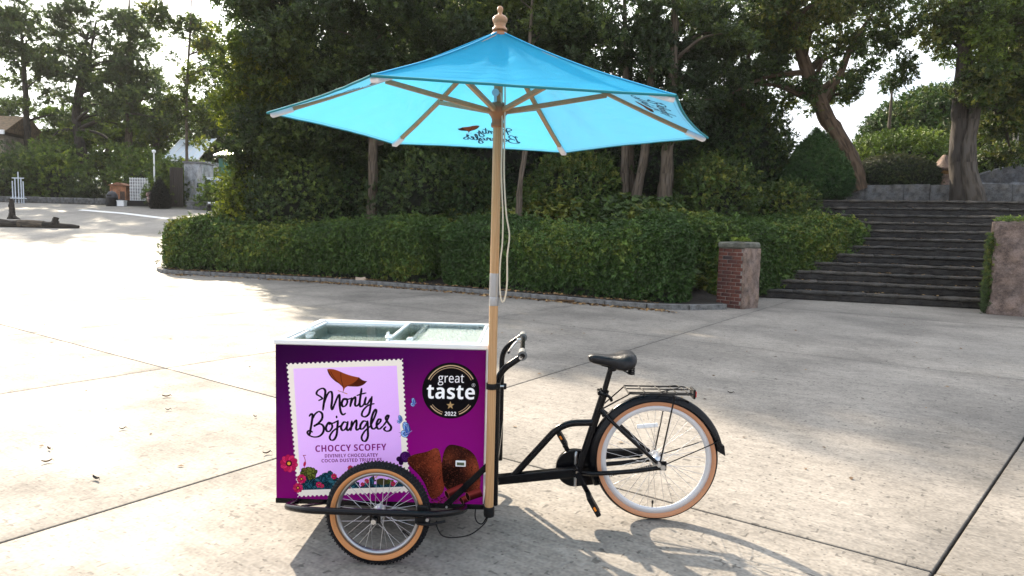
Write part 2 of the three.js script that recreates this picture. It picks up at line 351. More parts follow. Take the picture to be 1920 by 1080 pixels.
{                                               // kerb stones
  const kerb = thing('kerb', null, null, [0, 0, 0], 0, null, 'structure'), R = rngOf(5);
  const pts = KERB.map(([x, z]) => V(x, 0, z)), path = new THREE.CurvePath();
  for (let i = 1; i < pts.length; i++) path.add(new THREE.LineCurve3(pts[i - 1], pts[i]));
  const L = path.getLength(), n = Math.round(L / 0.92);
  const variants = [0, 1, 2].map((k) => planarUV(rough(new RoundedBoxGeometry(0.905, 0.24, 0.13, 3, 0.014), 0.004, 9, k + 1)));
  for (let i = 0; i < n; i++) {
    const a = path.getPointAt(i / n), b = path.getPointAt((i + 1) / n), m = part('kerb_stone', variants[i % 3], M.kerb, kerb, true);
    m.position.set((a.x + b.x) / 2, -0.01 + 0.008 * (R() - 0.5), (a.z + b.z) / 2); m.rotation.set(0.03 * (R() - 0.5), Math.atan2(-(b.z - a.z), b.x - a.x) + 0.012 * (R() - 0.5), 0);
    m.scale.x = Math.min(1, (a.distanceTo(b) - 0.008) / 0.905);
  }
}
// the steps: rough dark risers climbing away to the right
const S0 = V(6.35, 0, -16.8), ST = V(0.945, 0, 0.327), SN = V(0.327, 0, -0.945), RISE = 0.226, GO = 0.43, STEPS = 12;
const onSteps = (t, n, y) => S0.clone().addScaledVector(ST, t).addScaledVector(SN, n).setY(y);
const STURN = Math.atan2(-ST.z, ST.x);
const LAND = RISE * STEPS;
{
  const steps = thing('steps', null, null, S0, STURN, null, 'structure');
  const SR = rngOf(55);
  for (let i = 0; i < STEPS; i++) {
    const w = 9.4, L = new THREE.Group(); L.name = 'step'; L.position.set(2.6, i * RISE, -(i * GO)); steps.add(L);
    const riser = part('riser', planarUV(rough(new THREE.BoxGeometry(w, RISE - 0.05, GO + 0.1, 90, 3, 4), 0.03, 3.2, i * 3 + 1)), i % 3 === 1 ? M.step2 : M.step, L, true); riser.position.set(0, (RISE - 0.05) / 2 - 0.01, -(GO / 2 + 0.05));
    let x = -w / 2; while (x < w / 2 - 0.1) { const l = Math.min(1.1 + SR() * 0.9, w / 2 - x), m = part('tread', planarUV(rough(new THREE.BoxGeometry(l - 0.012, 0.065, GO + 0.06, 18, 2, 6), 0.034, 5.2, i * 7 + x)), M.treads[Math.floor(SR() * 3)], L, true); m.position.set(x + l / 2, RISE - 0.035 + 0.008 * SR(), -(GO / 2 + 0.03) + 0.03 + 0.02 * (SR() - 0.5)); m.rotation.y = 0.012 * (SR() - 0.5); x += l; }
  }
  const land = [[-6, -STEPS * GO + 0.1], [26, -STEPS * GO + 0.1], [26, -60], [-6, -60]];
  const g = new THREE.PlaneGeometry(34, 8, 40, 12).rotateX(-Math.PI / 2).translate(11, LAND - 0.03, -(STEPS * GO + 3.9));
  const m = part('landing', planarUV(rough(g, 0.04, 1.3, 9)), M.terrace, scene, true); m.position.copy(S0); m.rotation.y = STURN; tag(m, null, null, null, 'structure');
  const u = part('upper_ground', planarUV(rough(new THREE.PlaneGeometry(60, 44, 50, 36).rotateX(-Math.PI / 2).translate(22, LAND + 0.56, -(STEPS * GO + 1.3 + 22)), 0.12, 0.5, 3)), M.soil, scene, true);
  u.position.copy(S0); u.rotation.y = STURN; tag(u, null, null, null, 'structure');
}
{                                               // low terrace wall at the top of the steps, of rough grey blocks
  const w = thing('terrace_wall', 'low grey stone wall along the top of the dark steps', 'wall', onSteps(1.2, STEPS * GO + 1.1, LAND - 0.05), STURN), R = rngOf(8);
  for (let k = 0, x = 0; x < 7.6; k++) { const L = 0.7 + R() * 0.5; const m = part('stone', planarUV(rough(new THREE.BoxGeometry(L - 0.015, 0.62, 0.3, 6, 5, 3), 0.04, 2.4, k + 3)), M.terrace, w, true); m.position.set(x + L / 2, 0.3 + 0.03 * R(), 0.02 * R()); x += L; }
}

// ---------------------------------------------------------------- vegetation
function sprig(n, len, wid, spread, seed) {     // a twig tip of n folded leaves, along +y, about one unit of len each
  const R = rngOf(seed), P = [], I = [];
  for (let k = 0; k < n; k++) {
    const base = V(0, (k / n) * spread * 0.9, 0), az = k * 2.4 + R() * 0.6, el = 0.25 + R() * 0.75, dir = V(Math.cos(az) * Math.cos(el), Math.sin(el), Math.sin(az) * Math.cos(el));
    const side = dir.clone().cross(V(0, 1, 0)).normalize(), up = side.clone().cross(dir).normalize(), roll = (R() - 0.5) * 1.2;
    side.applyAxisAngle(dir, roll); up.applyAxisAngle(dir, roll);
    const L = len * (0.75 + R() * 0.4), W = wid * (0.8 + R() * 0.4), o = P.length / 3;
    const q = [base, base.clone().addScaledVector(dir, L * 0.45).addScaledVector(side, W / 2).addScaledVector(up, W * 0.18), base.clone().addScaledVector(dir, L).addScaledVector(up, -L * 0.14), base.clone().addScaledVector(dir, L * 0.45).addScaledVector(side, -W / 2).addScaledVector(up, W * 0.18)];
    for (const v of q) P.push(v.x, v.y, v.z);
    I.push(o, o + 1, o + 2, o, o + 2, o + 3);
  }
  const g = new THREE.BufferGeometry(); g.setAttribute('position', new THREE.Float32BufferAttribute(P, 3)); g.setIndex(I);
  const h = g.toNonIndexed(); h.computeVertexNormals();
  return h;
}
const SPRIG = { hedge: sprig(6, 0.078, 0.04, 0.08, 1), small: sprig(6, 0.06, 0.034, 0.06, 2), tree: sprig(8, 0.1, 0.06, 0.17, 3), big: sprig(11, 0.15, 0.095, 0.32, 4), ivy: sprig(5, 0.1, 0.08, 0.1, 5), conifer: sprig(9, 0.07, 0.018, 0.1, 6) };
const mixc = (a, b, t) => [lerp(a[0], b[0], t), lerp(a[1], b[1], t), lerp(a[2], b[2], t)];
function leaves(name, geo, mat, list, parent) {  // list of {p, q, s, c}
  const m = new THREE.InstancedMesh(geo, mat, list.length), X = new THREE.Matrix4(), S = V(), C = new THREE.Color();
  list.forEach((l, i) => { S.setScalar(l.s); m.setMatrixAt(i, X.compose(l.p, l.q, S)); m.setColorAt(i, C.setRGB(...l.c)); });
  m.name = name; m.castShadow = m.receiveShadow = true; parent.add(m);
  m.userData.kind = 'stuff';
  return m;
}
const UP = V(0, 1, 0);
function aim(dir, R) { return new THREE.Quaternion().setFromUnitVectors(UP, dir).multiply(new THREE.Quaternion().setFromAxisAngle(UP, R() * 6.283)); }
function rdir(R) { const z = R() * 2 - 1, a = R() * 6.283, r = Math.sqrt(1 - z * z); return V(r * Math.cos(a), z, r * Math.sin(a)); }
const PAL = {
  laurel: [[0.052, 0.105, 0.018], [0.118, 0.190, 0.033], [0.235, 0.255, 0.038]],
  box: [[0.046, 0.098, 0.019], [0.093, 0.166, 0.030], [0.172, 0.220, 0.033]],
  mixed: [[0.045, 0.078, 0.017], [0.083, 0.138, 0.025], [0.196, 0.207, 0.034]],
  wood: [[0.038, 0.067, 0.022], [0.077, 0.122, 0.034], [0.155, 0.207, 0.043]],
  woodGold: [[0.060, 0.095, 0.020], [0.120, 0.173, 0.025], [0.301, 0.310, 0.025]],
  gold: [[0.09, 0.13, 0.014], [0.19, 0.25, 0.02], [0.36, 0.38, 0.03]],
  far: [[0.065, 0.105, 0.034], [0.110, 0.167, 0.043], [0.201, 0.261, 0.054]],
  lime: [[0.081, 0.138, 0.018], [0.161, 0.246, 0.030], [0.269, 0.339, 0.040]],
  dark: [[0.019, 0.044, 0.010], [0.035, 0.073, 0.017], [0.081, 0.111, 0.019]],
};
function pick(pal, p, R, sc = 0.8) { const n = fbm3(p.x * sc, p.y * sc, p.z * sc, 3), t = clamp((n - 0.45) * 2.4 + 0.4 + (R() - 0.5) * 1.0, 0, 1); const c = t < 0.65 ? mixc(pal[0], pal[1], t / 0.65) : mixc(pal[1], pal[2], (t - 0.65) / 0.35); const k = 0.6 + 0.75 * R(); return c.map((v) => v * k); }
// leaves spread over the surface of a shape, pointing outwards
function clad(geo, n, R, { out = [-0.12, 0.06], s = [0.8, 1.3], pal = PAL.box, loose = 0.6, lift = 0.2, minY = -1e9, lump = 0, shoot = 0.22, ragged = 0 } = {}) {
  const g = geo.index ? geo.toNonIndexed() : geo, p = g.attributes.position, T = [], a = V(), b = V(), c = V(); let A = 0;
  for (let i = 0; i < p.count; i += 3) { a.fromBufferAttribute(p, i); b.fromBufferAttribute(p, i + 1); c.fromBufferAttribute(p, i + 2); A += b.clone().sub(a).cross(c.clone().sub(a)).length(); T.push(A); }
  const L = [];
  for (let k = 0; k < n; k++) {
    let x = R() * A, lo = 0, hi = T.length - 1; while (lo < hi) { const m = (lo + hi) >> 1; if (T[m] < x) lo = m + 1; else hi = m; }
    a.fromBufferAttribute(p, lo * 3); b.fromBufferAttribute(p, lo * 3 + 1); c.fromBufferAttribute(p, lo * 3 + 2);
    let u = R(), v = R(); if (u + v > 1) { u = 1 - u; v = 1 - v; }
    const nrm = b.clone().sub(a).cross(c.clone().sub(a)).normalize(), q = a.clone().addScaledVector(b.clone().sub(a), u).addScaledVector(c.clone().sub(a), v);
    q.addScaledVector(nrm, lerp(out[0], out[1], R()) + (R() < 0.035 ? R() * shoot : 0) + lump * (fbm3(q.x * 1.7, q.y * 1.7, q.z * 1.7, 3) - 0.45));
    if (q.y < minY || (ragged && q.y < ragged * (0.3 + 1.4 * noise3(q.x * 2.3, 4, q.z * 2.3)) && R() < 0.85)) continue;
    const d = nrm.clone().addScaledVector(rdir(R), loose).addScaledVector(UP, lift).normalize();
    L.push({ p: q, q: aim(d, R), s: lerp(s[0], s[1], R()), c: pick(pal, q, R) });
  }
  return L;
}
// leaves spread through the clumps of a crown
function crownLeaves(clumps, n, R, { s = [0.8, 1.4], pal = PAL.wood, flat = 0.6, lift = 0.25 } = {}) {
  const W = []; let A = 0; for (const c of clumps) { A += c.r * c.r; W.push(A); }
  const L = [];
  for (let k = 0; k < n; k++) {
    const x = R() * A; let i = W.findIndex((w) => w >= x); const c = clumps[i], d = rdir(R), r = c.r * Math.pow(R(), 0.42) * (0.75 + 0.5 * noise3(d.x * 2 + i, d.y * 2, d.z * 2));
    const p = c.p.clone().add(V(d.x * r, d.y * r * flat, d.z * r));
    L.push({ p, q: aim(d.clone().addScaledVector(rdir(R), 0.9).addScaledVector(UP, lift).normalize(), R), s: lerp(s[0], s[1], R()), c: pick(c.pal ?? pal, p, R, 0.6) });
  }
  return L;
}
// crown blobs [px, py, half width, half height] seen at a depth -> clumps of about size r
function blobs(list, depth, R, r = 0.6, dens = 1, deep = 1) {
  const out = [];
  for (const [px, py, w, h, dd = 0, pal] of list) {
    const z = depth + dd, c = at(px, py, z), rx = w / 1250 * z, ry = h / 1250 * z, rz = Math.min(rx, 3) * deep, n = Math.max(2, Math.round(dens * 3.2 * rx * ry / (r * r)));
    for (let k = 0; k < n; k++) { const d = rdir(R), q = Math.pow(R(), 0.45); out.push({ p: V(c.x + d.x * rx * q, c.y + d.y * ry * q, c.z + d.z * rz * q), r: r * (0.6 + 0.7 * R()), pal }); }
  }
  return out;
}
// a tree: bent trunk, limbs to some of the clumps, crown
function tree({ name = 'tree', label, group, trunk, radii, clumps, n, geo = SPRIG.tree, mat = M.thinLeaf, barkMat = M.bark, limbs = 14, seed = 1, opt = {}, extra = [] }) {
  const R = rngOf(seed), base = trunk[0], t = thing(name, label, 'tree', base, 0, group), loc = (v) => v.clone().sub(base);
  part('trunk', taperTube(trunk.map(loc), radii, 34, 14, 0.24, seed), barkMat, t);
  extra.forEach(([pts, rr, bm], i) => part('trunk', taperTube(pts.map(loc), rr, 18, 9, 0.2, seed + i + 3), bm ?? barkMat, t));
  const curve = new THREE.CatmullRomCurve3(trunk.map(loc));
  for (let k = 0; k < limbs; k++) {
    const c = clumps[Math.floor(R() * clumps.length)].p.clone().sub(base);
    let bt = 0.45, bd = 1e9; for (let q = 0.4; q <= 1; q += 0.05) { const p = curve.getPointAt(q), d = p.distanceTo(c) + (p.y > c.y - 0.4 ? 2.5 : 0); if (d < bd) { bd = d; bt = q; } }
    const p = curve.getPointAt(bt), f = bt * (radii.length - 1), i = Math.min(Math.floor(f), radii.length - 2), r0 = lerp(radii[i], radii[i + 1], f - i) * 0.55, m = p.clone().lerp(c, 0.5).add(V((R() - 0.5) * 0.5, p.distanceTo(c) * 0.12, (R() - 0.5) * 0.5));
    if (p.distanceTo(c) > 0.4) part('branch', taperTube([p, m, c], [r0, r0 * 0.6, 0.012], 8, 6, 0.1, seed + k), barkMat, t);
  }
  const L = crownLeaves(clumps, n, R, opt); L.forEach((l) => l.p.sub(base));
  leaves('crown', geo, mat, L, t);
  return t;
}
// a clipped or natural shrub: dark inside, leaves outside
function shrub({ name = 'shrub', label, category = 'shrub', group, base, geo, n, leaf = SPRIG.hedge, mat = M.leaf, seed = 1, opt = {}, stems = [], core = 1 }) {
  const R = rngOf(seed), t = thing(name, label, category, base, 0, group);
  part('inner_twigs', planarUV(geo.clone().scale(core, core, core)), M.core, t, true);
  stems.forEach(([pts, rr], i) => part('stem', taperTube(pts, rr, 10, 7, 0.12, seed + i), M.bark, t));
  leaves('foliage', leaf, mat, clad(geo, n, R, { minY: 0.02, ...opt }), t);
  return t;
}
const ballGeo = (rx, ry, rz, amp = 0.16, freq = 1.1, seed = 1, cut = 0) => { const g = rough(new THREE.IcosahedronGeometry(1, 12).scale(rx, ry, rz), amp * Math.min(rx, ry, rz), freq, seed); const p = g.attributes.position; for (let i = 0; i < p.count; i++) if (p.getY(i) < -ry * 0.55 + cut) p.setY(i, -ry * 0.55 + cut); g.translate(0, ry * 0.55 - cut, 0); g.computeVertexNormals(); return g; };
// a clipped hedge along a line: profile swept with rounded ends
function hedgeGeo(front, thick, height, seed, lump = 0.06) {      // front: [[x, z], ...] left to right as seen; height(x) above the base
  const curve = new THREE.CatmullRomCurve3(front.map(([x, z]) => V(x, 0, z)), false, 'catmullrom', 0.2), L = curve.getLength(), nl = Math.round(L / 0.16), prof = [], P = [], I = [];
  const r = 0.3; // corner radius
  for (let k = 0; k <= 8; k++) prof.push([0, k / 8, 0]);
  for (let k = 1; k <= 5; k++) { const a = k / 5 * Math.PI / 2; prof.push([r * (1 - Math.cos(a)), 1, r * (Math.sin(a) - 1) + r]); }
  for (let k = 1; k <= 6; k++) prof.push([lerp(r, thick, k / 6), 1, r + 0.04 * k]);
  prof.push([thick, 0.02, 0]);
  const np = prof.length;
  for (let i = 0; i <= nl; i++) {
    const c = curve.getPointAt(i / nl), tg = curve.getTangentAt(i / nl), nb = V(tg.z, 0, -tg.x), e = Math.min(i, nl - i) / nl * L, sh = Math.sqrt(clamp(1 - Math.pow(1 - Math.min(1, e / 0.4), 2), 0, 1)), H = height(i / nl, c);
    for (const [w, f, ex] of prof) {
      const ww = lerp(thick / 2, w, lerp(0.15, 1, sh)), y = (f < 1 ? f * (H - r) : H - r + ex) * (0.9 + 0.1 * sh);
      P.push(c.x + nb.x * ww, y, c.z + nb.z * ww);
    }
  }
  for (let i = 0; i < nl; i++) for (let j = 0; j < np - 1; j++) { const a = i * np + j; I.push(a, a + np, a + 1, a + 1, a + np, a + np + 1); }
  for (const row of [0, nl]) for (let j = 1; j < np - 1; j++) { const a = row * np; row ? I.push(a, a + j, a + j + 1) : I.push(a, a + j + 1, a + j); }
  const g = new THREE.BufferGeometry(); g.setAttribute('position', new THREE.Float32BufferAttribute(P, 3)); g.setIndex(I); g.computeVertexNormals();
  const n = g.attributes.normal, p = g.attributes.position;
  for (let i = 0; i < p.count; i++) { const d = lump * 2 * (fbm3(p.getX(i) * 1.3 + seed, p.getY(i) * 1.3, p.getZ(i) * 1.3, 3) - 0.45); p.setXYZ(i, p.getX(i) + n.getX(i) * d, Math.max(0, p.getY(i) + n.getY(i) * d), p.getZ(i) + n.getZ(i) * d); }
  g.computeVertexNormals();
  return g;
}

// ---------------------------------------------------------------- hedges along the kerb
const hedgeFront = (x0, x1, off, k = 10) => { const l = []; for (let i = 0; i <= k; i++) { const x = lerp(x0, x1, i / k); l.push([x + off * 0.35, edgeZ(x) - off]); } return l; };
function hedge(label, front, thick, height, n, seed, opt, y0 = 0.08) {
  const b = front[Math.floor(front.length / 2)], g = hedgeGeo(front, thick, height, seed).translate(-b[0], 0, -b[1]);
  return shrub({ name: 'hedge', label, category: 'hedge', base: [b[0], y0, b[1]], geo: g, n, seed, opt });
}
hedge('long clipped laurel hedge on the left of the wooden parasol pole', [[-11.1, -21.7], [-10.75, -20.75], ...hedgeFront(-9.9, -2.55, 0.5)], 1.5, (t) => 1.26 + 0.12 * Math.sin(t * 9) + 0.06 * t, 60000, 3, { pal: PAL.laurel, s: [0.8, 1.35], loose: 0.85, lump: 0.2, out: [-0.12, 0.1], ragged: 0.2 });
hedge('tall clipped hedge with the parasol pole in front, ending at the brick pillar', hedgeFront(-2.1, 3.75, 0.55), 1.6, (t) => 1.33 + 0.14 * Math.sin(t * 7 + 1) + 0.16 * t, 60000, 7, { pal: PAL.box, s: [0.75, 1.25], loose: 0.85, lump: 0.2, out: [-0.12, 0.1], ragged: 0.2 });
hedge('clipped hedge climbing beside the dark steps behind the brick pillar', [[4.4, -15.9], [5.6, -16.3], [6.4, -16.9], [7.4, -17.5], [8.6, -18.0], [9.55, -18.45], [10.0, -19.3], [10.0, -20.0]], 2.0, (t) => 1.5 + 0.34 * t + 0.08 * Math.sin(t * 11), 56000, 11, { pal: PAL.laurel, s: [0.75, 1.25], loose: 0.85, lump: 0.24, out: [-0.12, 0.12] });

// ground cover on the bank: ivy and low leaves nobody could count
{
  const R = rngOf(77), L = [];
  for (let k = 0; k < 26000; k++) {
    const x = lerp(-10.6, 9, R()), t = 1.5 + Math.pow(R(), 1.3) * 8, z = edgeZ(x) - t, h = 0.05 + 0.42 * R() * fbm3(x * 0.8, 2, z * 0.8, 3) * 2;
    const p = V(x, bankHeight(x, z) + h * (t < 3 ? 0.7 : 1), z), d = V(R() - 0.5, 0.6 + R(), R() - 0.2).normalize();
    L.push({ p, q: aim(d, R), s: 0.8 + R() * 0.9, c: pick(x < -4 ? PAL.laurel : PAL.mixed, p, R) });
  }
  tag(leaves('ground_cover', SPRIG.ivy, M.leaf, L, scene), null, null, null, 'stuff');
  // dead leaves lying along the kerb and on the soil
  const D = []; const lg = new THREE.BufferGeometry();
  lg.setAttribute('position', new THREE.Float32BufferAttribute([0, 0, -0.035, 0.02, 0.006, 0, 0, 0.002, 0.035, -0.02, 0.008, 0], 3)); lg.setIndex([0, 2, 1, 0, 3, 2]); lg.computeVertexNormals();
  const pal = [[0.14, 0.075, 0.03], [0.22, 0.13, 0.05], [0.08, 0.045, 0.02], [0.3, 0.2, 0.09]];
  const path = KERB.map(([x, z]) => V(x, 0, z));
  for (let k = 0; k < 2600; k++) {
    const i = 2 + Math.floor(R() * (path.length - 4)), p = path[i].clone().lerp(path[i + 1], R()), onRoad = R() < 0.72;
    if (onRoad && fbm3(p.x * 0.8, 3, p.z * 0.8, 3) < 0.4 && R() < 0.75) continue;
    const off = onRoad ? 0.07 + Math.pow(R(), 2) * 0.55 : -0.08 - R() * 0.5, q = V(p.x + 0.35 * off, (onRoad ? 0.006 : 0.12) + R() * 0.012, p.z + off * 0.94), c = pal[Math.floor(R() * 4)], k2 = 0.7 + R() * 0.7;
    D.push({ p: q, q: new THREE.Quaternion().setFromEuler(new THREE.Euler((R() - 0.5) * 0.9, R() * 6.3, (R() - 0.5) * 0.9)), s: 0.7 + R() * 0.9, c: c.map((v) => v * k2) });
  }
  for (let k = 0; k < 260; k++) { const q = V(lerp(-9, 12, R()), 0.005, lerp(-17, -4, Math.pow(R(), 0.6))); if (q.z < edgeZ(q.x)) continue; D.push({ p: q, q: new THREE.Quaternion().setFromEuler(new THREE.Euler((R() - 0.5) * 0.5, R() * 6.3, (R() - 0.5) * 0.5)), s: 0.3 + R() * 0.5, c: pal[Math.floor(R() * 3)] }); }
  for (let k = 0; k < 420; k++) { const i = Math.floor(R() * STEPS), q = onSteps(R() * 5.5, i * GO + GO * Math.sqrt(R()), (i + 1) * RISE + 0.012); D.push({ p: q, q: new THREE.Quaternion().setFromEuler(new THREE.Euler((R() - 0.5) * 0.7, R() * 6.3, (R() - 0.5) * 0.7)), s: 0.8 + R() * 0.8, c: pal[Math.floor(R() * 4)] }); }
  tag(leaves('fallen_leaves', lg, M.deadLeaf, D, scene), null, null, null, 'stuff');
}

// ---------------------------------------------------------------- the wood behind the hedges
const onBank = (px, depth) => { const p = at(px, 430, depth); p.y = bankHeight(p.x, p.z) - 0.05; return p; };
function woodTree(label, px, depth, r, lean, crown, n, seed, o = {}) {
  const b = onBank(px, depth), R = rngOf(seed), top = o.top ?? 7.5;
  const tr = [b, V(b.x + lean * 0.12 + (R() - 0.5) * 0.15, b.y + top * 0.2, b.z), V(b.x + lean * 0.35 + (R() - 0.5) * 0.3, b.y + top * 0.45, b.z + (R() - 0.5) * 0.4), V(b.x + lean * 0.7, b.y + top * 0.75, b.z - 0.2), V(b.x + lean, b.y + top, b.z - 0.3)];
  const cl = blobs(crown, depth, R, o.r ?? 0.62, o.dens ?? 1, o.deep ?? 0.8);
  return tree({ name: 'tree', label, group: o.group, trunk: tr, radii: [r * 1.35, r, r * 0.85, r * 0.6, r * 0.25], clumps: cl, n, seed, opt: { pal: o.pal ?? PAL.wood, s: o.s ?? [0.8, 1.4] }, barkMat: o.bark ?? M.bark, limbs: o.limbs ?? 16, extra: o.extra ?? [] });
}
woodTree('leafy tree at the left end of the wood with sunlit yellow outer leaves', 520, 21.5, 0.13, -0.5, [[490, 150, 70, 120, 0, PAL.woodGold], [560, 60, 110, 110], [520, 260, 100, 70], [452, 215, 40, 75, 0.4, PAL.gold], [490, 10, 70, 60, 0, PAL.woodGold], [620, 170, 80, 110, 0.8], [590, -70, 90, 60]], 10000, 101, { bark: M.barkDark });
woodTree('dark tree with straight brown trunk rising behind the left hedge', 695, 21, 0.15, 0.2, [[700, 60, 130, 110], [690, -90, 120, 80], [800, -110, 100, 80], [650, 190, 120, 80, 0.6], [800, 120, 110, 120, 0.5], [720, 270, 90, 40, 1]], 11000, 102);
woodTree('dark tree with a thin curved trunk just right of the parasol pole', 973, 18.7, 0.075, 0.25, [[960, 60, 120, 100, 1.5], [930, -120, 120, 90, 1.5], [900, 150, 90, 80, 2], [1040, 120, 90, 90, 1.6]], 8000, 103);
woodTree('dark tree whose grey trunk stands deep in the shade behind the parasol', 1021, 24, 0.15, -0.2, [[1000, 40, 140, 110, 1], [880, 80, 100, 120, 0.5], [1080, 170, 100, 70, 1]], 8000, 104);
woodTree('twin-stemmed tree with one upright and one slanting pale trunk', 1172, 20, 0.11, -0.3, [[1130, 60, 110, 100], [1220, 140, 110, 80, 0.5], [1180, 240, 90, 40, 0.5], [1250, 30, 70, 50]], 3400, 105, { r: 0.48, dens: 0.75, extra: [[[onBank(1185, 19.7), at(1196, 350, 19.7), at(1208, 290, 19.7), at(1216, 200, 19.8), at(1226, 60, 20)], [0.15, 0.13, 0.12, 0.1, 0.04]], [[onBank(1190, 21), at(1184, 330, 21), at(1182, 200, 21), at(1186, 60, 21)], [0.1, 0.09, 0.07, 0.03]]] });
woodTree('tree with a stout knobbly pale trunk nearest the brick pillar', 1246, 19.6, 0.17, 0.1, [[1290, 90, 90, 110, 0.6], [1340, 150, 60, 70, 0.8], [1260, 220, 70, 50], [1350, 60, 60, 70, 0.8]], 2800, 106, { r: 0.4, dens: 0.5, extra: [[[onBank(1256, 20), at(1257, 330, 20), at(1254, 200, 20), at(1262, 80, 20)], [0.1, 0.085, 0.07, 0.03]]] });
woodTree('slim open-crowned tree at the right edge of the wood against the bright sky', 1372, 22.5, 0.1, 0.5, [[1400, 80, 70, 90], [1370, 170, 60, 45, 0.3], [1450, 30, 55, 50], [1330, 40, 50, 60]], 2900, 107, { r: 0.42, dens: 0.8 });
const deep = [[600, 27, 102], [790, 27.5, 60], [950, 28.5, 70], [1090, 28, 60], [540, 29, 60]];
const deepWhere = ['behind the left hedge and the straight brown trunk', 'left of the parasol finial', 'directly behind the parasol finial', 'right of the parasol finial', 'behind the sunlit yellow leaves'];
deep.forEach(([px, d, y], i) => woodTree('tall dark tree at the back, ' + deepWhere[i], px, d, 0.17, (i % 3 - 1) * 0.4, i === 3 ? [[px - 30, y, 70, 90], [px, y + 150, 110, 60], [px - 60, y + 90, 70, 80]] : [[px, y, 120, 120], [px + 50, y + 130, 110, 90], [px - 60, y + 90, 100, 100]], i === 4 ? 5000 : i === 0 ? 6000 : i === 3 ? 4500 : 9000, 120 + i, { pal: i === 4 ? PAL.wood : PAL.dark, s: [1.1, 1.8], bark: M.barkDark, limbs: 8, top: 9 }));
// bushes under the trees
function bush(label, px, py, depth, w, h, n, seed, pal = PAL.dark, o = {}) {          // px, py: foot of the bush; w, h in metres (half width, height)
  const b = at(px, py, depth); b.y = o.y ?? bankHeight(b.x, b.z) - 0.1;
  return shrub({ name: o.name ?? 'bush', label, category: o.category ?? 'bush', base: b, geo: ballGeo(w, h / 1.5, o.d ?? w * 0.8, o.amp ?? 0.5, o.freq ?? 0.75, seed), n, leaf: o.leaf ?? SPRIG.tree, mat: o.mat ?? M.leaf, seed, opt: { pal, s: o.s ?? [0.6, 1.1], loose: 0.9, lump: o.lump ?? 0.5, out: o.out ?? [-0.45, 0.34], ...(o.opt ?? {}) }, stems: o.stems ?? [], core: o.core ?? 0.92 });
}
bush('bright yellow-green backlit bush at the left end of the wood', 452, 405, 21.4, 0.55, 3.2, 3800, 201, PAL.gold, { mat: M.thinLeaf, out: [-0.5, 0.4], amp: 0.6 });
bush('dense dark green bush overhanging the left hedge near the railings', 560, 400, 21.8, 1.6, 2.9, 7000, 202, PAL.wood);
bush('dark bush between the railings bush and the straight brown trunk', 640, 400, 22.5, 1.5, 2.2, 5000, 203, PAL.dark);
bush('dark green leafy bush right of the straight brown trunk', 790, 402, 21.5, 1.4, 1.9, 5000, 204, PAL.wood);
bush('low dark bush left of the parasol pole behind the hedge', 885, 410, 21.0, 1.1, 1.5, 3600, 205, PAL.dark);
bush('low leafy bush in the shade between the thin curved trunk and the twin trunks', 1075, 408, 20.5, 1.4, 1.6, 5000, 206, PAL.mixed);
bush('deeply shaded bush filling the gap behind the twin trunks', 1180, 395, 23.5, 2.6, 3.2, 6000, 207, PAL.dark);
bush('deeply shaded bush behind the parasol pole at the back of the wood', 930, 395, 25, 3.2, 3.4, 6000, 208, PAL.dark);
bush('low bush with a few yellow leaves right of the stout pale trunk', 1330, 410, 20.2, 1.3, 1.7, 5000, 209, PAL.mixed);
bush('shaded bush with a bare pale stem above the brick pillar', 1450, 405, 20.6, 1.1, 1.7, 4200, 210, PAL.mixed);
bush('big flat-topped dark evergreen block under the open-crowned tree', 1370, 400, 23, 1.75, 3.55, 9000, 211, PAL.dark, { amp: 0.16, lump: 0.15 });
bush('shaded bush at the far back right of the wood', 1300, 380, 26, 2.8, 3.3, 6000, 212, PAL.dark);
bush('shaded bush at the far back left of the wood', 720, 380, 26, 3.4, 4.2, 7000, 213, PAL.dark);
// a bare pale stem above the brick pillar
{ const b = onBank(1441, 18.9); const t = thing('tree_stump', 'thin pale bare stem standing among the dark bushes above the brick pillar', 'stump', b); part('stem', taperTube([V(0, 0, 0), V(-0.02, 0.5, 0), V(0.02, 0.95, 0.02)], [0.07, 0.055, 0.045], 10, 8, 0.2, 4), M.bark, t); part('stem', taperTube([V(0.1, 0, 0), V(0.14, 0.4, 0), V(0.13, 0.75, 0.02)], [0.035, 0.03, 0.02], 8, 6, 0.2, 5), M.bark, t); }

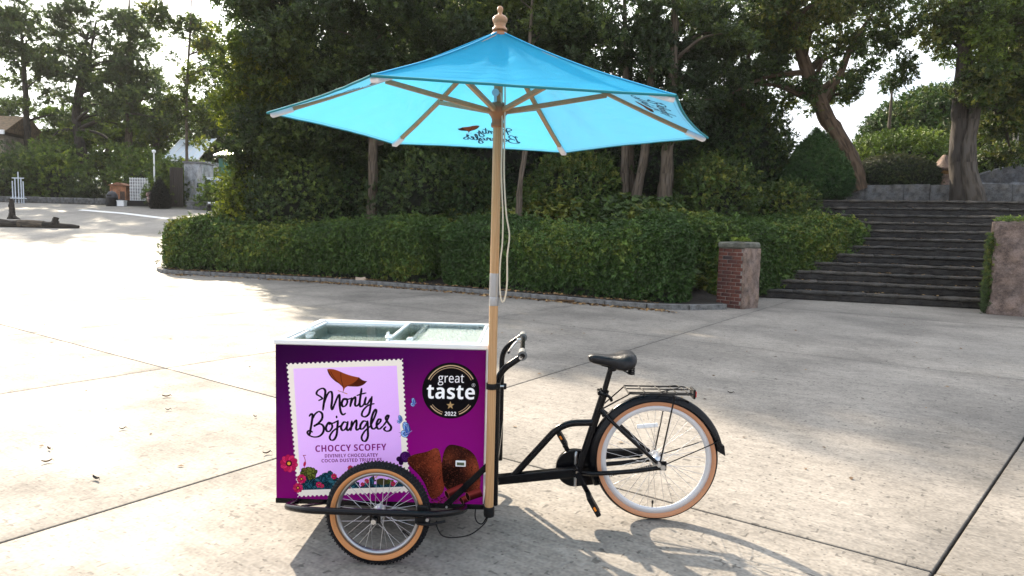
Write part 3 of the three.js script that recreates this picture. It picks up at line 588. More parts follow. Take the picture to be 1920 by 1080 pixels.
// ---------------------------------------------------------------- brick pillar at the foot of the steps
{
  const c = at(1387, 580, 14.0); c.y = 0;
  const W = 0.56, D = 0.66, turn = rad(-47), t = thing('brick_pillar', 'short old pillar of dark red brick with a rendered side, at the end of the kerb', 'pillar', c, turn), R = rngOf(14), H = 1.27;
  // local frame: the near corner at the origin, the brick face along +z... built as faces x in [-W, 0] (front, z = 0) and z in [-D, 0] (side, x = 0)
  part('mortar', planarUV(box(W - 0.012, H, D - 0.012, -W / 2, H / 2, -D / 2)), M.mortar, t);
  const C = 16, ch = H / C;
  const brickGeo = {}, bg = (l) => { const k = Math.round(l * 1000); return brickGeo[k] ??= [0, 1, 2].map((s) => planarUV(rough(new RoundedBoxGeometry(l, ch - 0.01, 0.09, 2, 0.005), 0.0025, 14, s + k))); };
  const face = (len, place) => { for (let r = 0; r < C; r++) { let x = 0, first = r % 2; while (x < len - 0.02) { const l = Math.min(first ? 0.105 : 0.215, len - x); first = 0; if (l > 0.03) { const b = part('brick', bg(l - 0.01)[Math.floor(R() * 3)], M.bricks[Math.floor(R() * R() * 4)], t, true); place(b, x + l / 2, r * ch + ch / 2, R); } x += l; } } };
  face(W, (b, x, y, R_) => { b.position.set(-W + x, y, -0.045 + 0.004 * R_()); });
  face(W, (b, x, y, R_) => { b.position.set(-W + x, y, -D + 0.045 - 0.004 * R_()); });
  face(D - 0.18, (b, x, y, R_) => { b.position.set(-W + 0.045 - 0.004 * R_(), y, -D + 0.09 + x); b.rotation.y = Math.PI / 2; });
  part('rendered_side', planarUV(rough(new THREE.BoxGeometry(0.1, H + 0.02, D - 0.03, 6, 26, 14).translate(0.02, H / 2, -D / 2 - 0.01), 0.03, 5, 2)), M.render, t, true);
  part('cap', planarUV(rough(new RoundedBoxGeometry(W + 0.07, 0.15, D + 0.09, 6, 0.06).translate(-W / 2 + 0.01, H + 0.07, -D / 2), 0.02, 6, 8)), M.mossStone, t, true);
  const L = []; for (let k = 0; k < 40; k++) { const p = V(-W * 0.4 + (R() - 0.5) * 0.3, H + 0.14 + R() * 0.06, -D * 0.5 + (R() - 0.5) * 0.4); L.push({ p, q: aim(V(R() - 0.5, 1, R() - 0.5).normalize(), R), s: 0.6 + R() * 0.5, c: pick(PAL.lime, p, R) }); }
  leaves('weeds', SPRIG.small, M.leaf, L, t);
}
// pinkish stone cheek wall on the right of the steps, with ivy on its edge
{
  const b = at(1851, 590, 14.25); b.y = -0.02;
  const t = thing('stone_wall_end', 'thick pinkish rough stone wall end on the right of the dark steps', 'wall', b, rad(-33)), R = rngOf(66);
  part('masonry', planarUV(rough(new THREE.BoxGeometry(2.6, 2.0, 1.5, 40, 34, 20).translate(1.3, 1.0, -0.75), 0.07, 2.2, 5)), M.pinkStone, t, true);
  const L = []; for (let k = 0; k < 900; k++) { const y = Math.pow(R(), 0.8) * 1.75, p = V(-0.07 + 0.13 * R() * (0.4 + y * 0.3) + (R() - 0.5) * 0.12, y, 0.02 - R() * 0.5); L.push({ p, q: aim(V(-0.4 + R() - 0.5, 0.5, 0.6).normalize(), R), s: 0.4 + R() * 0.5, c: pick(PAL.mixed, p, R) }); }
  for (let k = 0; k < 260; k++) { const p = V(R() * 2.4, 2.0 + R() * 0.08, -R() * 0.5); L.push({ p, q: aim(V(R() - 0.5, 1, R()).normalize(), R), s: 0.5 + R() * 0.6, c: pick(PAL.lime, p, R) }); }
  tag(leaves('climbing_ivy', SPRIG.small, M.leaf, L, t), null, null, null, 'stuff');
}

// ---------------------------------------------------------------- the upper garden on the right
const upY = LAND + 0.5;
shrub({ name: 'shrub', label: 'dark green cone-shaped shrub left of the leaning trunk at the top of the steps', category: 'shrub', base: at(1526, 352, 21.6).setY(upY - 0.35), geo: rough(new THREE.LatheGeometry([[0.01, 0], [0.9, 0.04], [1.02, 0.4], [0.86, 0.85], [0.6, 1.3], [0.36, 1.7], [0.14, 2.05], [0.001, 2.16]].map(([a, b]) => new THREE.Vector2(a, b)), 26), 0.22, 1.3, 6), n: 9000, leaf: SPRIG.conifer, seed: 301, opt: { pal: [[0.03, 0.075, 0.02], [0.06, 0.13, 0.035], [0.1, 0.17, 0.05]], s: [0.9, 1.5] } });
shrub({ name: 'shrub', label: 'smooth clipped dome-shaped evergreen between the leaning trunk and the stone post', category: 'shrub', base: at(1676, 345, 22.2).setY(upY), geo: ballGeo(1.36, 0.68, 1.0, 0.05, 0.9, 9), n: 9000, leaf: SPRIG.small, seed: 302, opt: { pal: [[0.025, 0.045, 0.012], [0.045, 0.065, 0.016], [0.09, 0.09, 0.02]], s: [0.6, 1] } });
bush('sunlit yellow-green spreading shrub behind the clipped dome', 1700, 320, 25.5, 2.6, 2.2, 9000, 303, PAL.lime, { y: upY - 0.2, amp: 0.3, s: [0.7, 1.2] });
bush('low sunlit yellow-green shrub behind the leaning trunk', 1600, 330, 25, 1.5, 1.5, 4000, 304, PAL.lime, { y: upY - 0.2 });
bush('large rounded clipped green mound rising towards the tall right-hand tree', 1760, 320, 30, 3.4, 4.6, 14000, 305, PAL.box, { y: upY, amp: 0.1, lump: 0.1, s: [1, 1.5], d: 2.5 });
bush('shaded green shrub right of the twin-trunked tree behind the grey slabs', 1880, 320, 26, 2.6, 3.2, 8000, 306, PAL.mixed, { y: upY - 0.3 });
{ // leaning tree
  const b = at(1606, 345, 21.8).setY(upY - 0.1), R = rngOf(310);
  const cl = blobs([[1480, 80, 70, 80], [1560, 60, 90, 60], [1640, 60, 70, 60], [1420, 150, 60, 40], [1360, 190, 55, 28], [1600, 150, 90, 35], [1500, 180, 50, 30], [1680, 130, 40, 30], [1450, 10, 90, 60], [1600, 0, 110, 40], [1440, 215, 45, 20]], 21.8, R, 0.34, 0.55, 0.9);
  tree({ label: 'tree with a thick brown trunk leaning left at the top of the steps', trunk: [b, at(1586, 290, 21.8), at(1556, 230, 21.8), at(1530, 175, 21.8), at(1506, 110, 21.8), at(1490, 40, 21.9), at(1480, -60, 22)], radii: [0.4, 0.28, 0.24, 0.21, 0.17, 0.12, 0.05], clumps: cl, n: 7000, seed: 311, geo: SPRIG.tree, opt: { pal: PAL.mixed, s: [0.7, 1.2], flat: 0.6 }, barkMat: M.barkBrown, limbs: 26, extra: [[[at(1540, 200, 21.8), at(1575, 140, 21.6), at(1600, 80, 21.4), at(1640, 20, 21.3)], [0.16, 0.12, 0.08, 0.03]]] });
}
{ // tall twin-trunked tree at the top right
  const b = at(1806, 372, 20.2).setY(LAND - 0.05), R = rngOf(320);
  const cl = blobs([[1850, 60, 80, 90, 0, PAL.lime], [1900, 150, 60, 80], [1830, 150, 40, 50, -0.5], [1890, 250, 60, 50, 0.5], [1800, 20, 60, 50], [1960, 60, 90, 120], [1770, 60, 30, 30]], 20.2, R, 0.45, 0.9, 0.9);
  tree({ label: 'tall tree with two close trunks, one dark and one grey, on the landing', trunk: [b.clone().add(V(-0.1, 0, 0)), at(1797, 290, 20.2), at(1800, 200, 20.2), at(1810, 90, 20.2), at(1818, -40, 20.2), at(1830, -150, 20.2)], radii: [0.28, 0.22, 0.2, 0.2, 0.17, 0.1], clumps: cl, n: 9000, seed: 321, opt: { pal: PAL.mixed, s: [0.7, 1.3] }, barkMat: M.barkDark, limbs: 24, extra: [[[b.clone().add(V(0.22, 0, 0.25)), at(1815, 300, 20), at(1826, 210, 20.1), at(1842, 120, 20.2), at(1866, 0, 20.2)], [0.3, 0.21, 0.17, 0.14, 0.1], M.barkGrey]] });
}
{ const b = at(1668, 285, 27).setY(upY); tree({ label: 'thin bare leaning sapling against the white sky', trunk: [b, at(1667, 240, 27), at(1671, 190, 27), at(1673, 148, 27)], radii: [0.1, 0.08, 0.06, 0.03], clumps: [{ p: at(1674, 150, 27), r: 0.25 }], n: 14, limbs: 2, seed: 331 }); }
{ const b = at(1903, 305, 24).setY(upY); const R = rngOf(340); tree({ label: 'slender white-barked birch at the right edge beyond the grey slabs', trunk: [b, at(1905, 250, 24), at(1910, 180, 24), at(1915, 60, 24)], radii: [0.09, 0.08, 0.07, 0.03], clumps: blobs([[1915, 80, 60, 60], [1890, 150, 40, 40]], 24, R, 0.5), n: 2400, barkMat: M.barkPale, limbs: 6, seed: 341, opt: { pal: PAL.dark } }); }
{ const b = at(1768, 343, 22.0).setY(upY); const t = thing('stone_post', 'small stone post with a pitched top beside the clipped dome', 'post', b, rad(12)); part('shaft', planarUV(rough(new THREE.BoxGeometry(0.46, 0.62, 0.4, 6, 8, 6).translate(0, 0.31, 0), 0.03, 4, 3)), M.render, t, true); part('cap', planarUV(rough(new THREE.CylinderGeometry(0.06, 0.44, 0.52, 4, 5).rotateY(Math.PI / 4).translate(0, 0.86, 0), 0.03, 4, 4)), M.pinkStone, t, true); part('band', planarUV(rough(new THREE.BoxGeometry(0.5, 0.14, 0.44, 5, 3, 5).translate(0, 0.56, 0), 0.02, 4, 6)), stone(0.22, 0.12, 0.03), t, true); }
{ const b = at(1875, 350, 22.6).setY(upY - 0.05); const t = thing('stone_platform', 'low platform of grey stone slabs with a sloping top at the right edge', 'platform', b, STURN + rad(4)); const gm = stone(0.2, 0.21, 0.23, 0.95, 0.02);
  part('base', planarUV(rough(new THREE.BoxGeometry(3.6, 0.42, 1.6, 24, 4, 10).translate(0.8, 0.16, -0.8), 0.025, 2, 2)), gm, t, true);
  const s = new THREE.Shape(); s.moveTo(-1.05, 0); s.lineTo(2.9, 0); s.lineTo(2.9, 0.62); s.lineTo(0.35, 0.56); s.lineTo(-0.35, 0.34); s.closePath();
  part('top_slab', planarUV(rough(new THREE.ExtrudeGeometry(s, { depth: 1.4, bevelSize: 0.03, bevelThickness: 0.03, bevelSegments: 2, steps: 8 }).translate(0, 0.38, -1.5), 0.02, 2, 4)), stone(0.15, 0.155, 0.17, 0.95, 0.02), t, true); }

// ---------------------------------------------------------------- the slope on the left: trees, buildings and clutter
const onRamp = (px, depth) => { const p = at(px, 400, depth); p.y = groundHeight(p.x, p.z) - 0.03; return p; };
const pxm = (d) => d / 1250;                    // metres per photograph pixel at distance d
{
  const R = rngOf(400);
  const b = onRamp(163, 56);
  tree({ label: 'large tree with a dark curved trunk in the middle of the left slope', trunk: [b, at(160, 320, 56), at(150, 270, 56), at(143, 225, 56), at(150, 150, 56), at(165, 60, 56)], radii: [0.52, 0.4, 0.34, 0.28, 0.2, 0.08], clumps: blobs([[190, 90, 110, 100], [120, 140, 80, 70], [240, 190, 90, 80], [60, 60, 70, 80, 1], [270, 120, 60, 90, 0.5], [180, 260, 110, 40, 1, PAL.lime], [230, 300, 70, 34, -1, PAL.lime], [120, 290, 60, 34, -1], [100, 20, 80, 50]], 56, R, 0.7, 0.34), n: 6000, geo: SPRIG.big, opt: { pal: PAL.far, s: [0.8, 1.3], flat: 0.5 }, barkMat: M.barkDark, limbs: 26, seed: 401, extra: [[[at(145, 200, 56), at(165, 120, 56), at(180, 40, 56)], [0.26, 0.16, 0.06]]] });
  const b2 = onRamp(50, 56);
  tree({ label: 'tall grey-green tree at the far left edge above the house roof', trunk: [b2, at(52, 300, 56), at(48, 180, 56), at(40, 60, 56)], radii: [0.3, 0.24, 0.19, 0.08], clumps: blobs([[20, 130, 80, 85], [75, 70, 60, 80], [10, 30, 70, 60], [110, 200, 50, 30]], 56, R, 0.68, 0.36), n: 3400, geo: SPRIG.big, opt: { pal: PAL.far, s: [0.8, 1.3] }, barkMat: M.barkDark, limbs: 14, seed: 402 });
  const b3 = onRamp(352, 47);
  tree({ label: 'slender sparse tree between the big left tree and the wood', trunk: [b3, at(350, 270, 47), at(350, 170, 47), at(356, 70, 47), at(360, -20, 47)], radii: [0.12, 0.1, 0.085, 0.07, 0.03], clumps: blobs([[470, 110, 40, 60], [370, 160, 40, 50, 0.6, PAL.gold], [330, 190, 30, 40], [365, 50, 35, 40], [385, 230, 30, 50, 0.3, PAL.gold], [310, 40, 40, 40], [390, 90, 30, 40]], 47, R, 0.55, 0.45), n: 2400, opt: { pal: PAL.woodGold, s: [1.3, 2.3] }, barkMat: M.bark, limbs: 20, seed: 403 });
  const b4 = onRamp(240, 58);
  tree({ label: 'distant sparse tree with a bare top left of the slender tree', trunk: [b4, at(243, 200, 58), at(243, 90, 58), at(242, -10, 58)], radii: [0.35, 0.28, 0.2, 0.06], clumps: blobs([[245, 60, 40, 50], [235, 140, 70, 60], [290, 190, 60, 60]], 58, R, 0.9, 0.5), n: 1800, geo: SPRIG.big, opt: { pal: PAL.far, s: [1, 1.5] }, limbs: 22, seed: 404 });
  const row = [[-20, 66, 'at the far left beyond the house'], [110, 62, 'behind the house roof'], [200, 66, 'behind the terracotta cabin'], [290, 64, 'behind the white lamp post'], [400, 60, 'behind the teal shed'], [470, 62, 'behind the left end of the wood']];
  row.forEach(([px, d, w], i) => { const q = onRamp(px, d); tree({ label: 'far green tree ' + w, group: 'far trees on the left slope', trunk: [q, at(px, 320, d), at(px + 5, 250, d), at(px + 8, 190, d)], radii: [0.35, 0.3, 0.2, 0.08], clumps: blobs([[px, 270, 75, 55], [px + 25, 225, 50, 40 + 12 * (i % 3)], [px - 30, 310, 50, 35]], d, R, 1.2, 0.8), n: 3000, geo: SPRIG.big, opt: { pal: i % 2 ? PAL.lime : PAL.far, s: [1, 1.6] }, limbs: 8, seed: 420 + i }); });
  const G = (px, py, d, w, h, n, seed, pal, label, o = {}) => { const q = onRamp(px, d); bush(label, px, py, d, w, h, n, seed, pal, { y: q.y - 0.1, leaf: SPRIG.big, s: [0.6, 1.1], lump: 1.2, amp: 0.5, mat: M.thinLeaf, out: [-1.1, 0.6], core: 0.62, ...o }); };
  G(30, 350, 49, 2.4, 3.4, 2200, 431, PAL.far, 'dark green bushy shrub at the left edge under the house roof');
  G(105, 360, 49.5, 2.2, 3.6, 1900, 432, PAL.lime, 'green shrub between the white posts and the curved trunk');
  G(265, 350, 51, 2.0, 3.4, 1800, 434, PAL.lime, 'olive shrub above the white trellis');
  G(312, 365, 46, 0.9, 3.1, 1500, 435, PAL.lime, 'light green shrub between the dark conifer and the dark gate');
  G(360, 340, 50, 2.2, 2.7, 2600, 436, PAL.lime, 'yellow-green shrub above the dark gate and the pale shed');
  G(400, 378, 44, 0.7, 1.7, 900, 437, PAL.lime, 'small green shrub under the white banner');
  G(160, 376, 48.5, 1.3, 1.4, 900, 438, PAL.wood, 'low dark shrub at the foot of the curved trunk');
  const c = onRamp(300, 43.5);
  shrub({ name: 'conifer', label: 'small black-green conifer beside the white lamp post', category: 'conifer', base: c, geo: rough(new THREE.LatheGeometry([[0.01, 0], [0.42, 0.03], [0.46, 0.4], [0.36, 1.0], [0.2, 1.6], [0.04, 1.95], [0.001, 2.0]].map(([p, q]) => new THREE.Vector2(p, q)), 18), 0.16, 2, 4), n: 1500, leaf: SPRIG.conifer, seed: 440, opt: { pal: [[0.004, 0.007, 0.006], [0.008, 0.012, 0.01], [0.014, 0.02, 0.015]], s: [1.2, 2] } });
}
const put = (name, label, cat, px, d, turn = 0, group) => thing(name, label, cat, onRamp(px, d), turn, group);
const S = (r, g, b, ro) => stone(r, g, b, ro, 0.006);
{ // house with the brown roof
  const t = put('house', 'house at the left edge with a brown roof and white eaves among the trees', 'house', -52, 54, rad(6)), k = pxm(52), y = (py) => at(-52, py, 54).y - t.position.y;
  part('wall', box(7.5, y(250), 5, -1.2, y(250) / 2, -2.5), S(0.42, 0.36, 0.3), t);
  const roof = new THREE.Shape(); roof.moveTo(-3.1, 0); roof.lineTo(3.1, 0); roof.lineTo(0.4, 1.6); roof.lineTo(-0.4, 1.6); roof.closePath();
  part('roof', new THREE.ExtrudeGeometry(roof, { depth: 8.4, bevelEnabled: false }).rotateY(Math.PI / 2).translate(-5.4, y(246), -2.5), S(0.16, 0.105, 0.06), t);
  part('eaves', box(8.5, 0.34, 0.14, -1.2, y(247), 0.66, 0.01), M.white, t);
  for (const [x, yy] of [[1.4, y(300)], [-1.6, y(300)]]) { const w = part('window', box(1.1, 1.2, 0.1, x, yy, 0.03, 0.01), M.white, t); part('pane', box(0.9, 1.0, 0.03, x, yy, 0.08), std({ color: rgb(0.03, 0.035, 0.04), roughness: 0.1 }), w); }
  part('chimney', box(0.8, 1.1, 0.7, 1.9, y(262) - 0.2, 0.9, 0.02), S(0.42, 0.2, 0.13), t);
}
{ // glasshouse
  const t = put('glasshouse', 'pale blue-white glasshouse roof showing above the shrubs left of the teal shed', 'glasshouse', 352, 56, rad(-20)), y = (py) => at(352, py, 56).y - t.position.y;
  const fr = M.white, gl = phy({ color: rgb(0.7, 0.78, 0.85), roughness: 0.15 }), h0 = y(300), h1 = y(256);
  for (let i = 0; i < 5; i++) part('pane', beam(V(-1.9 + i * 0.78, h0, 0.4), V(-1.9 + i * 0.78, h1, -1.6), 0.7, 0.03, 0.005), gl, t);
  for (let i = 0; i < 6; i++) part('glazing_bar', beam(V(-2.29 + i * 0.78, h0, 0.42), V(-2.29 + i * 0.78, h1 + 0.03, -1.6), 0.06, 0.08, 0.01), fr, t);
  part('gutter', box(4.2, 0.14, 0.14, -0.3, h0 - 0.06, 0.48, 0.02), fr, t); part('wall', box(4.1, h0 - 0.1, 2.2, -0.3, (h0 - 0.1) / 2, -0.7), S(0.5, 0.52, 0.52), t);
}
{ const t = put('lamp_post', 'slim white lamp post standing beside the small black conifer', 'lamp post', 291, 45), h = at(291, 284, 45).y - t.position.y; part('pole', latheY([[0.09, 0], [0.09, 0.3], [0.055, 0.36], [0.05, h - 0.1]], 12), M.white, t); part('lamp', latheY([[0.05, h - 0.12], [0.12, h - 0.06], [0.12, h + 0.06], [0.02, h + 0.12]], 14), M.white, t); }
{ const t = put('gate', 'tall gate of dark brown vertical boards on the left slope', 'gate', 332, 45), W = 0.9, h = at(332, 314, 45).y - t.position.y, dk = std({ color: rgb(0.03, 0.022, 0.017), roughness: 0.8 }); for (let i = 0; i < 7; i++) part('board', box(0.115, h, 0.03, -W / 2 + 0.065 + i * 0.128, h / 2, 0, 0.004), dk, t); for (const y of [0.3, h * 0.5, h - 0.3]) part('rail', box(W, 0.09, 0.03, 0, y, -0.035, 0.004), dk, t); }
{ const t = put('shed', 'pale grey flat-fronted shed between the dark gate and the white banner', 'shed', 364, 46), h = at(364, 306, 46).y - t.position.y; part('wall', box(1.3, h, 1.6, 0, h / 2, -0.8, 0.02), S(0.5, 0.51, 0.54), t); part('roof', box(1.46, 0.1, 1.8, 0, h + 0.05, -0.8, 0.02), S(0.25, 0.25, 0.27), t); part('door', box(0.62, h * 0.62, 0.05, -0.2, h * 0.31, 0.02, 0.01), S(0.34, 0.35, 0.36), t); part('window', box(0.34, 0.3, 0.05, 0.4, h * 0.5, 0.02, 0.01), std({ color: rgb(0.05, 0.06, 0.07), roughness: 0.1 }), t); }
{ const t = put('shed', 'small teal-green shed with a white roof beside the sunlit yellow bush', 'shed', 424, 45, rad(-8)), h = at(424, 297, 45).y - t.position.y, teal = std({ color: rgb(0.03, 0.13, 0.09), roughness: 0.6 }); for (let i = 0; i < 6; i++) part('board', box(0.15, h, 0.05, -0.4 + i * 0.16, h / 2, 0, 0.006), teal, t); part('wall', box(0.95, h - 0.02, 1.2, 0, h / 2 - 0.02, -0.64), teal, t); part('roof', box(1.5, 0.1, 1.7, 0.05, h + 0.42, -0.5, 0.02, rad(18)), M.white, t); part('door', box(0.3, h * 0.8, 0.06, 0.66, h * 0.42, 0, 0.01), M.white, t); }
{ const t = put('banner', 'white banner with a dark blue stripe hanging between posts left of the teal shed', 'banner', 401, 44.5), y = (py) => at(401, py, 44.5).y - t.position.y, cl = std({ color: rgb(0.72, 0.75, 0.82), roughness: 0.8 }); part('cloth', box(1.0, y(333) - y(345), 0.02, 0, (y(333) + y(345)) / 2, 0, 0.004), cl, t); part('stripe', box(0.72, 0.07, 0.01, 0, y(339), 0.017), flat(0.05, 0.08, 0.25), t); for (const x of [-0.53, 0.53]) part('post', rod(V(x, 0, -0.02), V(x, y(331), -0.02), 0.03), M.matt, t); }
{ const t = put('railing', 'black metal railing at the left end of the wood above the hedge', 'railing', 424, 34, rad(-35)), h = at(424, 345, 34).y - t.position.y; for (let i = 0; i < 7; i++) part('bar', rod(V(-0.55 + i * 0.2, 0, 0), V(-0.55 + i * 0.2, h, 0), 0.018), M.matt, t); for (const y of [0.15, h - 0.06]) part('rail', box(1.5, 0.04, 0.03, 0.05, y, 0, 0.004), M.matt, t); }
{ const t = put('cabin', 'small terracotta-coloured cabin behind the rounded dark bin', 'cabin', 222, 46, rad(5)), h = at(222, 348, 46).y - t.position.y; part('wall', box(1.05, h, 1.2, 0, h / 2, -0.6, 0.02), S(0.42, 0.19, 0.1), t); const s = new THREE.Shape(); s.moveTo(-0.68, 0); s.lineTo(0.68, 0); s.lineTo(0, 0.22); s.closePath(); part('roof', new THREE.ExtrudeGeometry(s, { depth: 1.4, bevelEnabled: false }).translate(0, h, -1.3), S(0.3, 0.14, 0.08), t); part('door', box(0.3, h * 0.7, 0.04, 0.3, h * 0.35, 0.02, 0.01), S(0.1, 0.06, 0.045), t); }
{ const t = put('bin', 'round-topped dark litter bin in front of the terracotta cabin', 'bin', 211, 44.5); part('body', latheY([[0.001, 0], [0.37, 0], [0.37, 0.05], [0.34, 0.55], [0.35, 0.57]], 20), M.matt, t); part('lid', latheY([[0.36, 0.57], [0.33, 0.75], [0.2, 0.95], [0.001, 1.02]], 20), flat(0.02, 0.02, 0.028, 0.5), t); part('opening', box(0.3, 0.12, 0.05, 0, 0.7, 0.33, 0.01, -0.25), flat(0.002, 0.002, 0.002), t); }
{ const t = put('box', 'small plain white box standing right of the rounded dark bin', 'box', 229, 44.6); part('body', box(0.46, 0.34, 0.4, 0, 0.17, 0, 0.02), M.white, t); part('lid', box(0.5, 0.05, 0.44, 0, 0.365, 0, 0.01), M.white, t); }
{ const t = put('trellis', 'white lattice trellis screen right of the terracotta cabin', 'trellis', 264, 46), y = at(264, 333, 46).y - t.position.y; for (let i = 0; i < 9; i++) part('lath', box(0.03, y, 0.02, -0.68 + i * 0.17, y / 2, 0.02), M.white, t); for (let i = 0; i < 9; i++) part('lath', box(1.42, 0.03, 0.02, 0, 0.12 + i * (y - 0.2) / 8, 0.045), M.white, t); part('backing', box(1.4, y - 0.05, 0.02, 0, y / 2, -0.02), S(0.45, 0.46, 0.47), t); }
{ const t = put('planter', 'long black planter in front of the white trellis', 'planter', 258, 45); part('trough', box(1.6, 0.36, 0.4, 0, 0.18, 0, 0.03), M.matt, t); part('soil', box(1.5, 0.03, 0.32, 0, 0.362, 0), M.soil, t); }
{ const t = put('stone_wall', 'low dark grey stone wall along the far edge of the road on the left', 'wall', 88, 45.5, 0), R = rngOf(17); for (let k = 0, x = -3.6; x < 4.6; k++) { const L = 0.55 + R() * 0.5; const m = part('stone', planarUV(rough(new THREE.BoxGeometry(L - 0.02, 0.42, 0.35, 5, 4, 3), 0.04, 3, k + 1)), M.terrace, t, true); m.position.set(x + L / 2, 0.19 + 0.04 * R(), 0.03 * R()); x += L; } }
{ const t = put('rack', 'pale metal rack of thin upright posts at the far left', 'rack', 36, 44.8), y = at(36, 322, 44.8).y - t.position.y; for (const x of [-0.38, -0.2, 0.02, 0.2, 0.34]) part('post', rod(V(x, 0, 0), V(x, y * (0.85 + 0.15 * Math.cos(x * 9)), 0), 0.035), M.frameGrey, t); part('rail', box(0.8, 0.06, 0.05, 0, y * 0.8, 0, 0.01), M.frameGrey, t); part('shelf', box(0.9, 0.06, 0.3, 0, 0.35, 0, 0.01), M.frameGrey, t); }
{ const t = put('kerb_block', 'grey concrete block at the foot of the pale shed', 'block', 375, 43.6, rad(-6)); part('body', planarUV(rough(new RoundedBoxGeometry(1.5, 0.5, 0.6, 4, 0.04).translate(0, 0.22, 0), 0.02, 3, 3)), stone(0.16, 0.16, 0.165), t, true); part('coping', box(1.56, 0.07, 0.66, 0, 0.49, 0, 0.02), stone(0.22, 0.22, 0.22), t); }
{ const t = put('rubble_heap', 'small heap of pale rubble beside the small black conifer', 'rubble', 287, 44.2), R = rngOf(9); for (let k = 0; k < 14; k++) { const m = part('stone', planarUV(rough(new THREE.IcosahedronGeometry(0.12 + R() * 0.13, 2), 0.04, 5, k)), stone(0.3 + 0.15 * R(), 0.28, 0.25), t, true); m.position.set((R() - 0.5) * 0.7, 0.1 + R() * 0.9 * (1 - k / 22), (R() - 0.5) * 0.4); } }
{ const t = put('bench', 'low grey bench with a white cushion right of the pale shed', 'bench', 404, 42.5); part('seat', box(0.95, 0.08, 0.42, 0, 0.44, 0, 0.015), S(0.2, 0.2, 0.2), t); part('cushion', box(0.42, 0.1, 0.36, -0.2, 0.53, 0, 0.03), M.white, t); for (const x of [-0.4, 0.4]) part('leg', box(0.07, 0.4, 0.38, x, 0.2, 0, 0.01), M.matt, t); }
// stump, log and painted line on the road
{ const t = put('tree_stump', 'short dark upright post-like stump at the left edge of the road', 'stump', 22, 35); part('trunk', taperTube([V(0, -0.02, 0), V(0.02, 0.35, 0), V(-0.02, 1.08, 0)], [0.2, 0.13, 0.11], 14, 10, 0.25, 3), M.barkDark, t); part('root', taperTube([V(0.05, 0.14, 0), V(0.25, 0.06, 0.05), V(0.55, -0.02, 0.1)], [0.14, 0.1, 0.03], 8, 8, 0.2, 6), M.barkDark, t); part('cut_top', new THREE.CircleGeometry(0.12, 12).rotateX(-Math.PI / 2).translate(-0.02, 1.083, 0), M.bark, t); }
{
  const t = put('fallen_log', 'brown fallen log with a knobbly branch stub lying across the road on the left', 'log', 60, 31.5);
  part('trunk', taperTube([V(-2.2, 0.16, 0.1), V(-0.9, 0.17, 0.02), V(0.6, 0.16, 0), V(2.15, 0.1, -0.05)], [0.2, 0.19, 0.17, 0.08], 24, 11, 0.2, 5), M.barkDark, t);
  part('branch_stub', taperTube([V(1.05, 0.2, 0), V(1.1, 0.4, 0), V(1.13, 0.52, 0)], [0.2, 0.14, 0.12], 8, 9, 0.25, 8), M.barkDark, t);
  part('bare_patch', taperTube([V(-0.6, 0.185, 0.03), V(0.1, 0.185, 0.02), V(0.55, 0.175, 0.01)], [0.19, 0.185, 0.175], 8, 11, 0.05, 5), M.bark, t);
}
{
  const pts = [[150, 391], [230, 396], [315, 403]], g = []; const P = [], I = [];
  pts.forEach(([px, py], i) => { const d = [41, 39.5, 37][i], a = at(px, py, d); for (const s of [-0.35, 0.35]) P.push(a.x + s * 0.2, groundHeight(a.x, a.z + s) + 0.006, a.z + s); if (i) { const o = (i - 1) * 2; I.push(o, o + 1, o + 2, o + 1, o + 3, o + 2); } });
  const b = new THREE.BufferGeometry(); b.setAttribute('position', new THREE.Float32BufferAttribute(P, 3)); b.setIndex(I); b.computeVertexNormals();
  tag(part('road_marking', b, flat(0.7, 0.7, 0.68), scene), null, null, null, 'structure');
}
// far low hills on the horizon to the right
{
  const g = rough(new THREE.PlaneGeometry(420, 60, 60, 10).rotateX(-Math.PI / 2).translate(60, 0, 0), 0.1, 0.1, 3), p = g.attributes.position;
  for (let i = 0; i < p.count; i++) { const z = p.getZ(i); p.setY(i, (14 + 8 * fbm3(p.getX(i) * 0.02, 1, 4, 4)) * Math.max(0, 1 - Math.pow(z / 30, 2))); }
  g.computeVertexNormals(); const m = part('hills', planarUV(g), flat(0.1, 0.12, 0.11, 1), scene, true); m.position.set(40, 8, -330); tag(m, null, null, null, 'structure');
}

